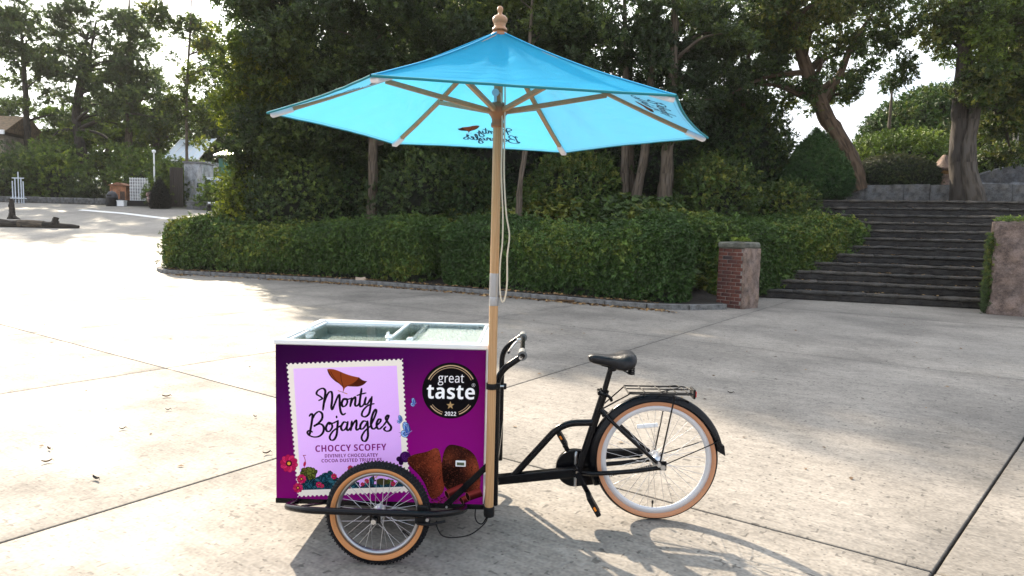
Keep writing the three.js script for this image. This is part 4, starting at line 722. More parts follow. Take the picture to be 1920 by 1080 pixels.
// ---------------------------------------------------------------- cargo tricycle. Its own frame: a along it (front to rear, m), h up, d away from the viewer
const T = (a, h, d) => V(a, h, -d);
const TO = V(-1.136, 0, -3.181), TTURN = -rad(1.09);
const tAt = (a, h, d) => TO.clone().add(T(a, h, d).applyAxisAngle(UP, TTURN));
function vehicle(name, label, category, a, h, d) {
  const t = thing(name, label, category, tAt(a, h, d), TTURN), off = T(a, h, d);
  t.userData.label = label;
  return { t, add: (n, geos, mat, parent = t) => part(n, join(geos).translate(-off.x, -off.y, -off.z), mat, parent, true), off };
}
{
  const { t, add, off } = vehicle('cargo_tricycle', 'black front-loading cargo tricycle with tan-walled tyres carrying the purple freezer', 'tricycle', 0.55, 0, 0.365);
  const C = 0.355, B = M.black;
  // platform and frame
  const P = [];
  for (const d of [0.0, 0.73]) P.push(box(1.03, 0.026, 0.03, 0.512, 0.187, -d + (d ? 0.015 : -0.012), 0.004));
  for (const a of [0.0, 1.023]) P.push(box(0.03, 0.026, 0.7, a + (a ? -0.012 : 0.012), 0.187, -0.365, 0.004));
  add('platform_frame', P, B);
  add('platform_board', box(0.97, 0.012, 0.68, 0.512, 0.19, -0.365), M.matt);
  for (const a of [0.3, 0.72]) add('cross_tube', beam(T(a, 0.155, 0.03), T(a, 0.155, 0.7), 0.035, 0.03), B);
  add('main_tube', beam(T(0.62, 0.13, C), T(1.5, 0.25, C), 0.045, 0.05, 0.006), B);
  add('top_tube', bent([T(1.15, 0.2, C), T(1.415, 0.515, C), T(1.585, 0.524, C)], 0.1, 0.0185, 48, 12), B);
  add('seat_tube', rod(T(1.508, 0.235, C), T(1.636, 0.69, C), 0.021, 0.021, 16), B);
  add('bottom_bracket', rod(T(1.507, 0.257, C - 0.045), T(1.507, 0.257, C + 0.045), 0.026, 0.026, 18), B);
  for (const s of [-1, 1]) {
    add('chain_stay', tube([T(1.52, 0.256, C + s * 0.03), T(1.6, 0.266, C + s * 0.062), T(1.78, 0.286, C + s * 0.07), T(1.945, 0.313, C + s * 0.07)], 0.0125, 30, 10), B);
    add('seat_stay', tube([T(1.617, 0.6, C + s * 0.02), T(1.68, 0.545, C + s * 0.06), T(1.8, 0.44, C + s * 0.07), T(1.94, 0.32, C + s * 0.07)], 0.0095, 30, 10), B);
    add('dropout', [box(0.05, 0.05, 0.007, 1.945, 0.322, -(C + s * 0.07), 0.003)], B);
    add('axle_nut', [rod(T(1.926, 0.333, C + s * 0.07), T(1.926, 0.333, C + s * 0.098), 0.0125, 0.0125, 6), rod(T(1.95, 0.316, C + s * 0.074), T(1.95, 0.316, C + s * 0.084), 0.014, 0.014, 14)], M.steel);
  }
  add('stay_bridge', box(0.012, 0.02, 0.1, 1.63, 0.578, -C, 0.004), B);
  add('seat_post', rod(T(1.63, 0.67, C), T(1.668, 0.828, C), 0.0145, 0.0145, 14), B);
  const qr = add('seat_clamp', [rod(T(1.629, 0.672, C), T(1.638, 0.705, C), 0.026, 0.026, 16), box(0.026, 0.026, 0.06, 1.612, 0.692, -C, 0.006)], B);
  add('lever', tube([T(1.612, 0.694, C - 0.04), T(1.64, 0.69, C - 0.05), T(1.665, 0.672, C - 0.045), T(1.672, 0.655, C - 0.04)], 0.008, 16, 8), B, qr);
  // saddle
  {
    const sec = [[1.545, 0.012, 0.884, 0.868], [1.552, 0.024, 0.892, 0.856], [1.575, 0.034, 0.898, 0.846], [1.61, 0.04, 0.897, 0.84], [1.645, 0.046, 0.894, 0.836], [1.675, 0.062, 0.897, 0.826], [1.7, 0.084, 0.907, 0.818], [1.73, 0.104, 0.92, 0.82], [1.757, 0.112, 0.925, 0.832], [1.778, 0.102, 0.918, 0.846], [1.79, 0.078, 0.908, 0.858], [1.795, 0.03, 0.895, 0.872]];
    const Pp = [], I = [], n = 28;
    for (const [a, w, y1, y0] of sec) for (let k = 0; k < n; k++) {
      const q = k / n * 2 * Math.PI, cx = Math.cos(q), sy = Math.sin(q), dip = 0.018 * sstep(0.05, 0.1, w) * Math.exp(-Math.pow(cx / 0.35, 2)) * (sy > 0 ? 1 : 0);
      const yy = lerp(y0, y1, 0.5 + 0.5 * Math.sign(sy) * Math.pow(Math.abs(sy), 0.75)) - dip - 0.02 * Math.pow(Math.abs(cx), 3) * sstep(0.06, 0.11, w), zz = Math.sign(cx) * Math.pow(Math.abs(cx), 0.8) * w;
      Pp.push(a, yy, -C + zz);
    }
    for (let i = 0; i < sec.length - 1; i++) for (let k = 0; k < n; k++) { const a = i * n + k, b = i * n + (k + 1) % n; I.push(a, b, a + n, b, b + n, a + n); }
    for (const [r, f] of [[0, 1], [sec.length - 1, 0]]) for (let k = 1; k < n - 1; k++) { const a = r * n; f ? I.push(a, a + k + 1, a + k) : I.push(a, a + k, a + k + 1); }
    const g = new THREE.BufferGeometry(); g.setAttribute('position', new THREE.Float32BufferAttribute(Pp, 3)); g.setIndex(I); g.computeVertexNormals();
    const uv = new Float32Array(Pp.length / 3 * 2); for (let i = 0; i < uv.length / 2; i++) { uv[i * 2] = Pp[i * 3] * 10; uv[i * 2 + 1] = Pp[i * 3 + 2] * 10; } g.setAttribute('uv', new THREE.BufferAttribute(uv, 2));
    const sad = add('saddle', g, M.leather);
    for (const s of [-1, 1]) {
      add('rail', tube([T(1.58, 0.858, C + s * 0.012), T(1.63, 0.838, C + s * 0.022), T(1.7, 0.83, C + s * 0.03), T(1.765, 0.805, C + s * 0.06), T(1.77, 0.812, C + s * 0.075)], 0.0042, 24, 6), M.matt, sad);
      const h = []; for (let k = 0; k <= 60; k++) { const q = k / 60 * 4 * 2 * Math.PI; h.push(T(1.765 + 0.016 * Math.cos(q), 0.805 + 0.035 * k / 60, C + s * 0.066 + 0.016 * Math.sin(q))); }
      add('spring', tube(h, 0.0035, 120, 6), M.matt, sad);
    }
    add('saddle_clamp', [rod(T(1.676, 0.832, C - 0.035), T(1.676, 0.832, C + 0.035), 0.02, 0.02, 16), box(0.04, 0.03, 0.05, 1.668, 0.838, -C, 0.006)], M.matt, sad);
  }
  // cranks, chain guard, chain
  {
    const s = new THREE.Shape(); s.absarc(1.497, 0.252, 0.098, rad(75), rad(285), false); s.lineTo(1.6, 0.168); s.lineTo(1.61, 0.31); s.lineTo(1.84, 0.328); s.absarc(1.842, 0.345, 0.018, -rad(90), rad(90), false); s.lineTo(1.6, 0.35);
    add('chain_guard', new THREE.ExtrudeGeometry(s, { depth: 0.022, bevelThickness: 0.006, bevelSize: 0.006, bevelSegments: 3, curveSegments: 30 }).translate(0, 0, -(C + 0.07)), B);
    add('guard_bracket', bent([T(1.5, 0.158, C + 0.038), T(1.499, 0.33, C + 0.038), T(1.503, 0.345, C + 0.05)], 0.02, 0.0085, 20, 8), M.steel);
    const lower = [], dir = T(1.93, 0.285, C + 0.05).sub(T(1.53, 0.166, C + 0.05));
    for (let k = 0; k < 34; k++) { const p = T(1.53, 0.166, C + 0.05).addScaledVector(dir, k / 34), q = T(1.53, 0.166, C + 0.05).addScaledVector(dir, (k + 0.8) / 34); lower.push(beam(p, q, k % 2 ? 0.006 : 0.0095, 0.0085, 0.001)); const p2 = T(1.6, 0.34, C + 0.05).lerp(T(1.93, 0.345, C + 0.05), k / 34), q2 = T(1.6, 0.34, C + 0.05).lerp(T(1.93, 0.345, C + 0.05), (k + 0.8) / 34); lower.push(beam(p2, q2, k % 2 ? 0.006 : 0.0095, 0.0085, 0.001)); }
    add('chain', lower, std({ color: rgb(0.12, 0.11, 0.1), roughness: 0.4, metalness: 0.8 }));
    for (const [sd, ax, ah] of [[-1, 1.57, 0.15], [1, 1.437, 0.375]]) {
      const z = C + sd * 0.075, zo = C + sd * 0.13, cr = add('crank', [beam(T(1.507, 0.257, z), T(ax, ah, z), 0.014, 0.026, 0.004), rod(T(1.507, 0.257, C + sd * 0.045), T(1.507, 0.257, z + sd * 0.008), 0.018, 0.018, 14)], B);
      const dx = ax - 1.507, dy = ah - 0.257, L = Math.hypot(dx, dy), ux = dx / L, uy = dy / L, ang = Math.atan2(uy, ux);
      const pc = V(ax + ux * 0.028, ah + uy * 0.028, -zo), pg = box(0.115, 0.026, 0.085, 0, 0, 0, 0.006).applyMatrix4(new THREE.Matrix4().makeRotationZ(ang)).translate(pc.x, pc.y, pc.z);
      add('pedal', [pg, rod(T(ax, ah, z), T(ax, ah, zo + sd * 0.04), 0.008)], M.matt, cr);
      for (const e of [-1, 1]) add('reflector', box(0.022, 0.011, 0.004, 0, 0, 0, 0.001).applyMatrix4(new THREE.Matrix4().makeRotationZ(ang)).translate(pc.x + ux * 0.01, pc.y + uy * 0.01, pc.z + e * 0.0445), M.amber, cr);
    }
    add('cog', latheZ([[0.001, -0.004], [0.034, -0.004], [0.034, 0.004], [0.001, 0.004]], 18).translate(1.926, 0.333, -(C + 0.05)), M.steel);
  }
  // push handle
  const H = [];
  for (const d of [0.05, 0.7]) add('handle_arm', bent([T(1.076, 0.18, d), T(1.074, 0.845, d), T(1.19, 0.93, d)], 0.07, 0.0155, 40, 12), B);
  add('handle_brace', box(0.03, 0.03, 0.66, 1.076, 0.42, -0.375, 0.006), B);
  const bar = add('handle_bar', rod(T(1.194, 0.935, 0.03), T(1.194, 0.935, 0.72), 0.0125, 0.0125, 14), B);
  for (const d of [0.045, 0.6]) add('grip', [rod(T(1.194, 0.935, d), T(1.194, 0.935, d + 0.11), 0.021, 0.019, 18), rod(T(1.194, 0.935, d - 0.006), T(1.194, 0.935, d + 0.002), 0.024, 0.024, 18)], M.grip, bar);
  const lev = add('brake_lever', [tube([T(1.19, 0.93, 0.55), T(1.155, 0.915, 0.54), T(1.13, 0.895, 0.46), T(1.12, 0.89, 0.36)], 0.007, 24, 8), box(0.03, 0.025, 0.04, 1.175, 0.925, -0.56, 0.006)], M.steel);
  add('bolt', rod(T(1.186, 0.927, 0.03), T(1.186, 0.927, 0.036), 0.009, 0.009, 10), M.steel, bar);
  // luggage rack
  {
    const r = 0.0042, rk = add('luggage_rack', [bent([T(1.752, 0.71, 0.44), T(2.085, 0.714, 0.44), T(2.108, 0.713, 0.35), T(2.085, 0.714, 0.26), T(1.752, 0.71, 0.26), T(1.752, 0.71, 0.44)], 0.02, r, 90, 8), tube([T(1.76, 0.706, 0.39), T(2.09, 0.71, 0.39)], r * 0.8, 4, 6), tube([T(1.76, 0.706, 0.31), T(2.09, 0.71, 0.31)], r * 0.8, 4, 6)], M.matt);
    for (const a of [1.83, 1.92, 2.0, 2.06]) add('cross_bar', tube([T(a, 0.711, 0.44), T(a + 0.015, 0.706, 0.35), T(a, 0.711, 0.26)], r * 0.9, 10, 6), M.matt, rk);
    add('spring_clip', bent([T(1.93, 0.716, 0.3), T(2.03, 0.735, 0.32), T(2.03, 0.735, 0.38), T(1.93, 0.716, 0.4)], 0.02, 0.003, 30, 6), M.matt, rk);
    for (const d of [0.26, 0.44]) { add('rack_leg', tube([T(1.99, 0.7, d), T(1.985, 0.66, d - (d > C ? 0.005 : -0.005)), T(1.934, 0.345, d < C ? C - 0.08 : C + 0.08)], r, 20, 6, false, 0.1), M.matt); add('rack_strut', tube([T(1.755, 0.708, d), T(1.632, 0.612, d < C ? C - 0.03 : C + 0.03)], r, 4, 6), M.matt); }
    add('tail_lamp', [box(0.014, 0.034, 0.05, 2.116, 0.698, -C, 0.005)], M.red);
    add('lamp_bracket', box(0.012, 0.05, 0.085, 2.107, 0.702, -C, 0.003), M.matt);
  }
  // mudguard
  {
    const cx = 1.926, cy = 0.333, n = 60, m = 10, Pp = [], I = [];
    for (let i = 0; i <= n; i++) { const th = rad(lerp(205, 13, i / n)); for (let j = 0; j <= m; j++) { const s = j / m * 2 - 1, rr = 0.362 - 0.02 * s * s * s * s - 0.012 * s * s; Pp.push(cx + rr * Math.cos(th), cy + rr * Math.sin(th), -C + s * 0.03); } }
    for (let i = 0; i < n; i++) for (let j = 0; j < m; j++) { const a = i * (m + 1) + j; I.push(a, a + 1, a + m + 1, a + 1, a + m + 2, a + m + 1); }
    const g = new THREE.BufferGeometry(); g.setAttribute('position', new THREE.Float32BufferAttribute(Pp, 3)); g.setIndex(I); g.computeVertexNormals();
    const back = g.clone(); const bp = back.attributes.position; for (let i = 0; i < bp.count; i++) { const x = bp.getX(i) - cx, y = bp.getY(i) - cy, L = Math.hypot(x, y); bp.setXY(i, cx + x * (L - 0.003) / L, cy + y * (L - 0.003) / L); }
    const mg = add('mudguard', [g, back], B);
    for (const s of [-1, 1]) add('mudguard_stay', rod(T(1.945, 0.325, C + s * 0.08), T(2.255, 0.455, C + s * 0.034), 0.003, 0.003, 6), M.matt);
    const fl = new THREE.Shape(); fl.moveTo(-0.02, 0); fl.lineTo(0.02, 0.0); fl.lineTo(0.028, -0.055); fl.lineTo(-0.016, -0.03); fl.closePath();
    add('flap', new THREE.ExtrudeGeometry(fl, { depth: 0.05, bevelEnabled: false }).translate(2.262, 0.425, -C - 0.025), M.matt, mg);
  }
  // wheels
  function wheel(a, d, R0, o) {
    const w = new THREE.Group(); w.name = 'wheel'; t.add(w);
    const at0 = V(a, R0, -d), mv = (g) => g.translate(at0.x, at0.y, at0.z), W = o.w;
    add('tyre', mv(latheZ([[R0 * o.tan1, -W * 0.86], [R0 * o.tan1 + (R0 - R0 * o.tan1) * 0.45, -W * 0.72], [R0 * 0.985, -W * 0.4], [R0, 0], [R0 * 0.985, W * 0.4], [R0 * o.tan1 + (R0 - R0 * o.tan1) * 0.45, W * 0.72], [R0 * o.tan1, W * 0.86]], 96)), M.rubber, w);
    if (o.knobs) { const k = []; for (let i = 0; i < 88; i++) for (const [off, sh] of [[-W * 0.42, 0], [W * 0.42, 0.5], [-W * 0.8, 0.5], [W * 0.8, 0]]) { const th = (i + sh) / 88 * 2 * Math.PI, rr = Math.abs(off) > W * 0.6 ? R0 * (o.tan1 + 0.47 * (1 - o.tan1)) : R0 * 0.985; k.push(box(0.0045, 0.0075, W * 0.3, 0, rr, 0, 0, 0, off > 0 ? 0.5 : -0.5, 0).translate(0, 0, off).rotateZ(-th)); } add('tread_knobs', mv(join(k)), M.rubber, w).userData.kind = 'stuff'; }
    for (const s of [-1, 1]) add('sidewall', mv(latheZ(s > 0 ? [[R0 * o.tan0, W * 0.5], [lerp(R0 * o.tan0, R0 * o.tan1, 0.4), W * 0.98], [R0 * o.tan1, W * 0.88]] : [[R0 * o.tan1, -W * 0.88], [lerp(R0 * o.tan0, R0 * o.tan1, 0.4), -W * 0.98], [R0 * o.tan0, -W * 0.5]], 96)), o.tan, w);
    const rw = W * 0.52, ro = R0 * (o.tan0 + 0.01), ri = R0 * o.rim;
    add('rim', mv(latheZ([[ri, -rw * 0.35], [ri + (ro - ri) * 0.25, -rw * 0.8], [ro, -rw], [ro, rw], [ri + (ro - ri) * 0.25, rw * 0.8], [ri, rw * 0.35], [ri - 0.001, 0], [ri, -rw * 0.35]], 96)), o.rimMat, w);
    const hw = 0.034, hub = add('hub', mv(latheZ([[0.001, -hw - 0.02], [0.009, -hw - 0.02], [0.01, -hw - 0.004], [0.027, -hw - 0.003], [0.027, -hw + 0.003], [0.015, -hw + 0.01], [0.013, 0], [0.015, hw - 0.01], [0.027, hw - 0.003], [0.027, hw + 0.003], [0.01, hw + 0.004], [0.009, hw + 0.02], [0.001, hw + 0.02]], 28)), M.steel, w);
    for (let i = 0; i < o.spokes; i++) { const s = i % 2 ? 1 : -1, th = i / o.spokes * 2 * Math.PI + 0.05, q = th + (i % 4 < 2 ? 1 : -1) * 1.15; add('spoke', rod(V(at0.x + 0.024 * Math.cos(q), at0.y + 0.024 * Math.sin(q), at0.z + s * hw), V(at0.x + ri * Math.cos(th), at0.y + ri * Math.sin(th), at0.z + s * 0.004), 0.00125, 0.00125, 5), M.steel, w); }
    if (o.valve !== undefined) { const th = o.valve, c = Math.cos(th), s = Math.sin(th); add('valve', [rod(V(at0.x + ri * c, at0.y + ri * s, at0.z), V(at0.x + (ri - 0.03) * c, at0.y + (ri - 0.03) * s, at0.z), 0.003), rod(V(at0.x + (ri - 0.022) * c, at0.y + (ri - 0.022) * s, at0.z), V(at0.x + (ri - 0.038) * c, at0.y + (ri - 0.038) * s, at0.z), 0.0055)], M.matt, w); }
    if (o.refl) { add('reflector', box(0.115, 0.024, 0.012, o.refl[0], o.refl[1], at0.z + 0.006, 0.006, 0, 0, 0.12), M.reflector, w); }
    return w;
  }
  const front = { w: 0.029, tan0: 0.812, tan1: 0.895, rim: 0.735, tan: M.tan, rimMat: M.alloy, spokes: 32, knobs: true, valve: -0.63 };
  wheel(0.555, -0.225, 0.2405, front);
  wheel(0.555, 0.955, 0.2405, { ...front, valve: 1.2 });
  wheel(1.926, C, 0.333, { w: 0.023, tan0: 0.89, tan1: 0.956, rim: 0.805, tan: M.tanRear, rimMat: M.whiteRim, spokes: 36, valve: -1.6, refl: [1.873, 0.517] });
  // rails around the front wheels, axle plates, brakes
  for (const [d0, s] of [[0, -1], [0.73, 1]]) {
    const D = (x) => d0 + s * x;
    const rail = [T(0.112, 0.185, D(-0.02)), T(0.105, 0.2, D(0.06)), T(0.13, 0.245, D(0.2)), T(0.25, 0.274, D(0.295)), T(0.42, 0.277, D(0.305)), T(0.68, 0.277, D(0.305)), T(0.83, 0.272, D(0.29)), T(0.915, 0.243, D(0.19)), T(0.935, 0.2, D(0.06)), T(0.93, 0.185, D(-0.02))];
    add('wheel_guard', [tube(rail, 0.0155, 110, 10, false, 0.4)], B);
    add('axle_plate', [box(0.05, 0.055, 0.007, 0.555, 0.247, -D(0.29), 0.006), rod(T(0.555, 0.2405, D(0.17)), T(0.555, 0.2405, D(0.318)), 0.008)], B);
    add('axle_nut', rod(T(0.555, 0.2405, D(0.3)), T(0.555, 0.2405, D(0.325)), 0.0125, 0.0125, 6), M.steel);
    add('axle_bracket', beam(T(0.555, 0.19, D(0.01)), T(0.555, 0.2405, D(0.17)), 0.03, 0.012, 0.003), B);
    add('guard_brace', beam(T(0.24, 0.185, D(0.01)), T(0.2, 0.25, D(0.2)), 0.02, 0.008, 0.002), B);
    add('brake_caliper', [box(0.05, 0.03, 0.02, 0.765, 0.29, -D(0.275), 0.006), box(0.045, 0.05, 0.018, 0.755, 0.245, -D(0.28), 0.006), tube([T(0.745, 0.225, D(0.29)), T(0.8, 0.232, D(0.31)), T(0.87, 0.24, D(0.29))], 0.006, 20, 7)], M.matt);
    add('brake_bolt', [rod(T(0.79, 0.247, D(0.285)), T(0.79, 0.247, D(0.3)), 0.008, 0.008, 8)], M.steel);
  }
  add('corner_strut', [beam(T(0.835, 0.19, -0.012), T(1.04, 0.4, -0.006), 0.006, 0.03, 0.002)], B);
  add('frame_bolt', rod(T(0.845, 0.192, -0.02), T(0.845, 0.192, -0.028), 0.006, 0.006, 8), M.steel);
  add('brake_cable', tube([T(0.985, 0.185, 0.02), T(0.983, 0.14, 0.0), T(0.995, 0.115, -0.01), T(1.02, 0.112, -0.02), T(1.042, 0.15, -0.03)], 0.0032, 40, 6), M.matt);
  add('brake_cable', tube([T(1.05, 0.16, -0.03), T(1.03, 0.12, -0.04), T(0.97, 0.085, -0.08), T(0.9, 0.1, -0.15), T(0.85, 0.14, -0.22), T(0.83, 0.205, -0.27), T(0.83, 0.24, -0.29)], 0.0032, 60, 6), M.matt);
}

// ---------------------------------------------------------------- the lettering, drawn as brush strokes
const SCRIPT = [
  [[265, 325], [325, 292], [292, 255], [228, 212], [250, 150], [330, 112], [378, 145], [378, 220], [358, 350], [338, 488]],
  [[352, 390], [392, 275], [440, 188], [485, 172], [503, 230], [497, 350], [486, 440], [505, 480], [540, 400], [598, 262], [628, 228], [634, 300], [636, 420], [655, 530], [692, 575], [736, 552]],
  [[765, 292], [705, 300], [672, 370], [690, 430], [742, 412], [770, 350], [755, 305], [722, 300], [765, 308], [832, 288]],
  [[848, 285], [838, 340], [820, 428]], [[826, 400], [860, 312], [905, 266], [912, 325], [905, 395], [930, 424], [968, 395], [990, 350]],
  [[1022, 120], [1000, 260], [986, 390], [1008, 434], [1052, 405], [1078, 360]], [[940, 238], [1020, 212], [1098, 194]],
  [[1098, 272], [1078, 350], [1088, 394], [1130, 378], [1180, 290]], [[1202, 262], [1178, 430], [1150, 555], [1085, 612], [1026, 588], [1042, 510], [1112, 430], [1180, 395], [1242, 382]],
  [[95, 600], [130, 560], [152, 590], [135, 720], [112, 850], [100, 922]],
  [[150, 650], [195, 568], [265, 520], [322, 560], [318, 650], [255, 725], [186, 772], [285, 738], [345, 785], [340, 880], [275, 952], [180, 970], [92, 940], [58, 890], [88, 856], [145, 880]],
  [[500, 730], [440, 715], [392, 790], [400, 858], [450, 868], [498, 800], [490, 742], [452, 738], [520, 722], [602, 682]],
  [[602, 682], [590, 800], [576, 930], [530, 1015], [472, 1020], [455, 960], [510, 870], [598, 802], [652, 768]], [[578, 605], [579, 625]],
  [[762, 716], [705, 708], [656, 790], [678, 850], [728, 832], [765, 765], [776, 702]], [[776, 702], [757, 820], [785, 850], [825, 800]],
  [[848, 695], [840, 770], [829, 850]], [[835, 810], [880, 722], [922, 676], [932, 735], [922, 815], [945, 845], [988, 810]],
  [[1112, 696], [1050, 690], [1000, 760], [1002, 824], [1048, 818], [1105, 740], [1126, 690]], [[1126, 690], [1130, 840], [1130, 960], [1090, 1040], [1036, 1030], [1022, 960], [1080, 862], [1172, 780]],
  [[1172, 780], [1240, 640], [1282, 520], [1264, 486], [1220, 560], [1186, 700], [1196, 800], [1240, 826], [1292, 780]],
  [[1292, 765], [1348, 702], [1358, 660], [1320, 660], [1286, 730], [1296, 808], [1340, 826], [1402, 770]],
  [[1402, 770], [1460, 690], [1500, 600], [1474, 590], [1446, 640], [1490, 720], [1540, 790], [1524, 850], [1460, 866], [1416, 830], [1446, 790]],
];
function brush(ctx, color, weight = 1) {       // in lettering units; the caller sets the transform
  ctx.fillStyle = color;
  for (const s of SCRIPT) {
    const c = new THREE.CatmullRomCurve3(s.map(([x, y]) => V(x, y, 0)), false, 'catmullrom', 0.5), L = c.getLength(), n = Math.ceil(L / 3);
    for (let i = 0; i <= n; i++) { const p = c.getPoint(i / n), t = c.getTangent(i / n), w = lerp(9.5, 15.5, clamp(Math.abs(t.y) * 1.15 - 0.15 + (t.y > 0 ? 0.12 : -0.25), 0, 1)) * weight * Math.min(1, 0.72 + 0.28 * Math.min(i, n - i) / 9); ctx.beginPath(); ctx.arc(p.x, p.y, w, 0, 7); ctx.fill(); }
  }
}
function upturnedUmbrella(ctx, body, dark) {   // units of 1/12 px from the corner (600, 650) of the design sheet
  const path = (p, f) => { ctx.beginPath(); ctx.moveTo(...p[0]); for (const q of p.slice(1)) q.length === 2 ? ctx.lineTo(...q) : ctx.quadraticCurveTo(...q); ctx.closePath(); ctx.fillStyle = f; ctx.fill(); };
  path([[175, 495], [300, 470, 480, 555], [650, 640, 890, 680], [980, 770, 1070, 760], [1000, 870, 850, 885], [700, 885, 640, 875], [570, 900, 555, 950], [530, 1010], [520, 1010], [535, 940, 520, 900], [470, 830, 360, 770], [190, 640, 175, 495]], body);
  path([[890, 680], [980, 770, 1070, 760], [1000, 870, 850, 885], [700, 885, 640, 875], [820, 820, 890, 680]], dark);
  path([[480, 555], [470, 740, 555, 900], [620, 840, 780, 800], [870, 740, 890, 680], [650, 640, 480, 555]], body);
  path([[175, 495], [230, 560, 260, 640], [350, 760, 480, 830], [400, 800, 360, 770], [190, 640, 175, 495]], dark);
  ctx.strokeStyle = dark; ctx.lineWidth = 14; for (const q of [[480, 555, 470, 740, 545, 910], [890, 680, 820, 820, 580, 880], [250, 540, 320, 720, 520, 880]]) { ctx.beginPath(); ctx.moveTo(q[0], q[1]); ctx.quadraticCurveTo(q[2], q[3], q[4], q[5]); ctx.stroke(); }
  ctx.strokeStyle = dark; ctx.lineWidth = 9; ctx.beginPath(); ctx.moveTo(410, 975); ctx.lineTo(625, 1045); ctx.stroke(); ctx.lineWidth = 20; ctx.strokeStyle = '#c98a6a'; for (const [a, b, c, d] of [[410, 972, 470, 996], [560, 1026, 625, 1048]]) { ctx.beginPath(); ctx.moveTo(a, b); ctx.lineTo(c, d); ctx.stroke(); }
}
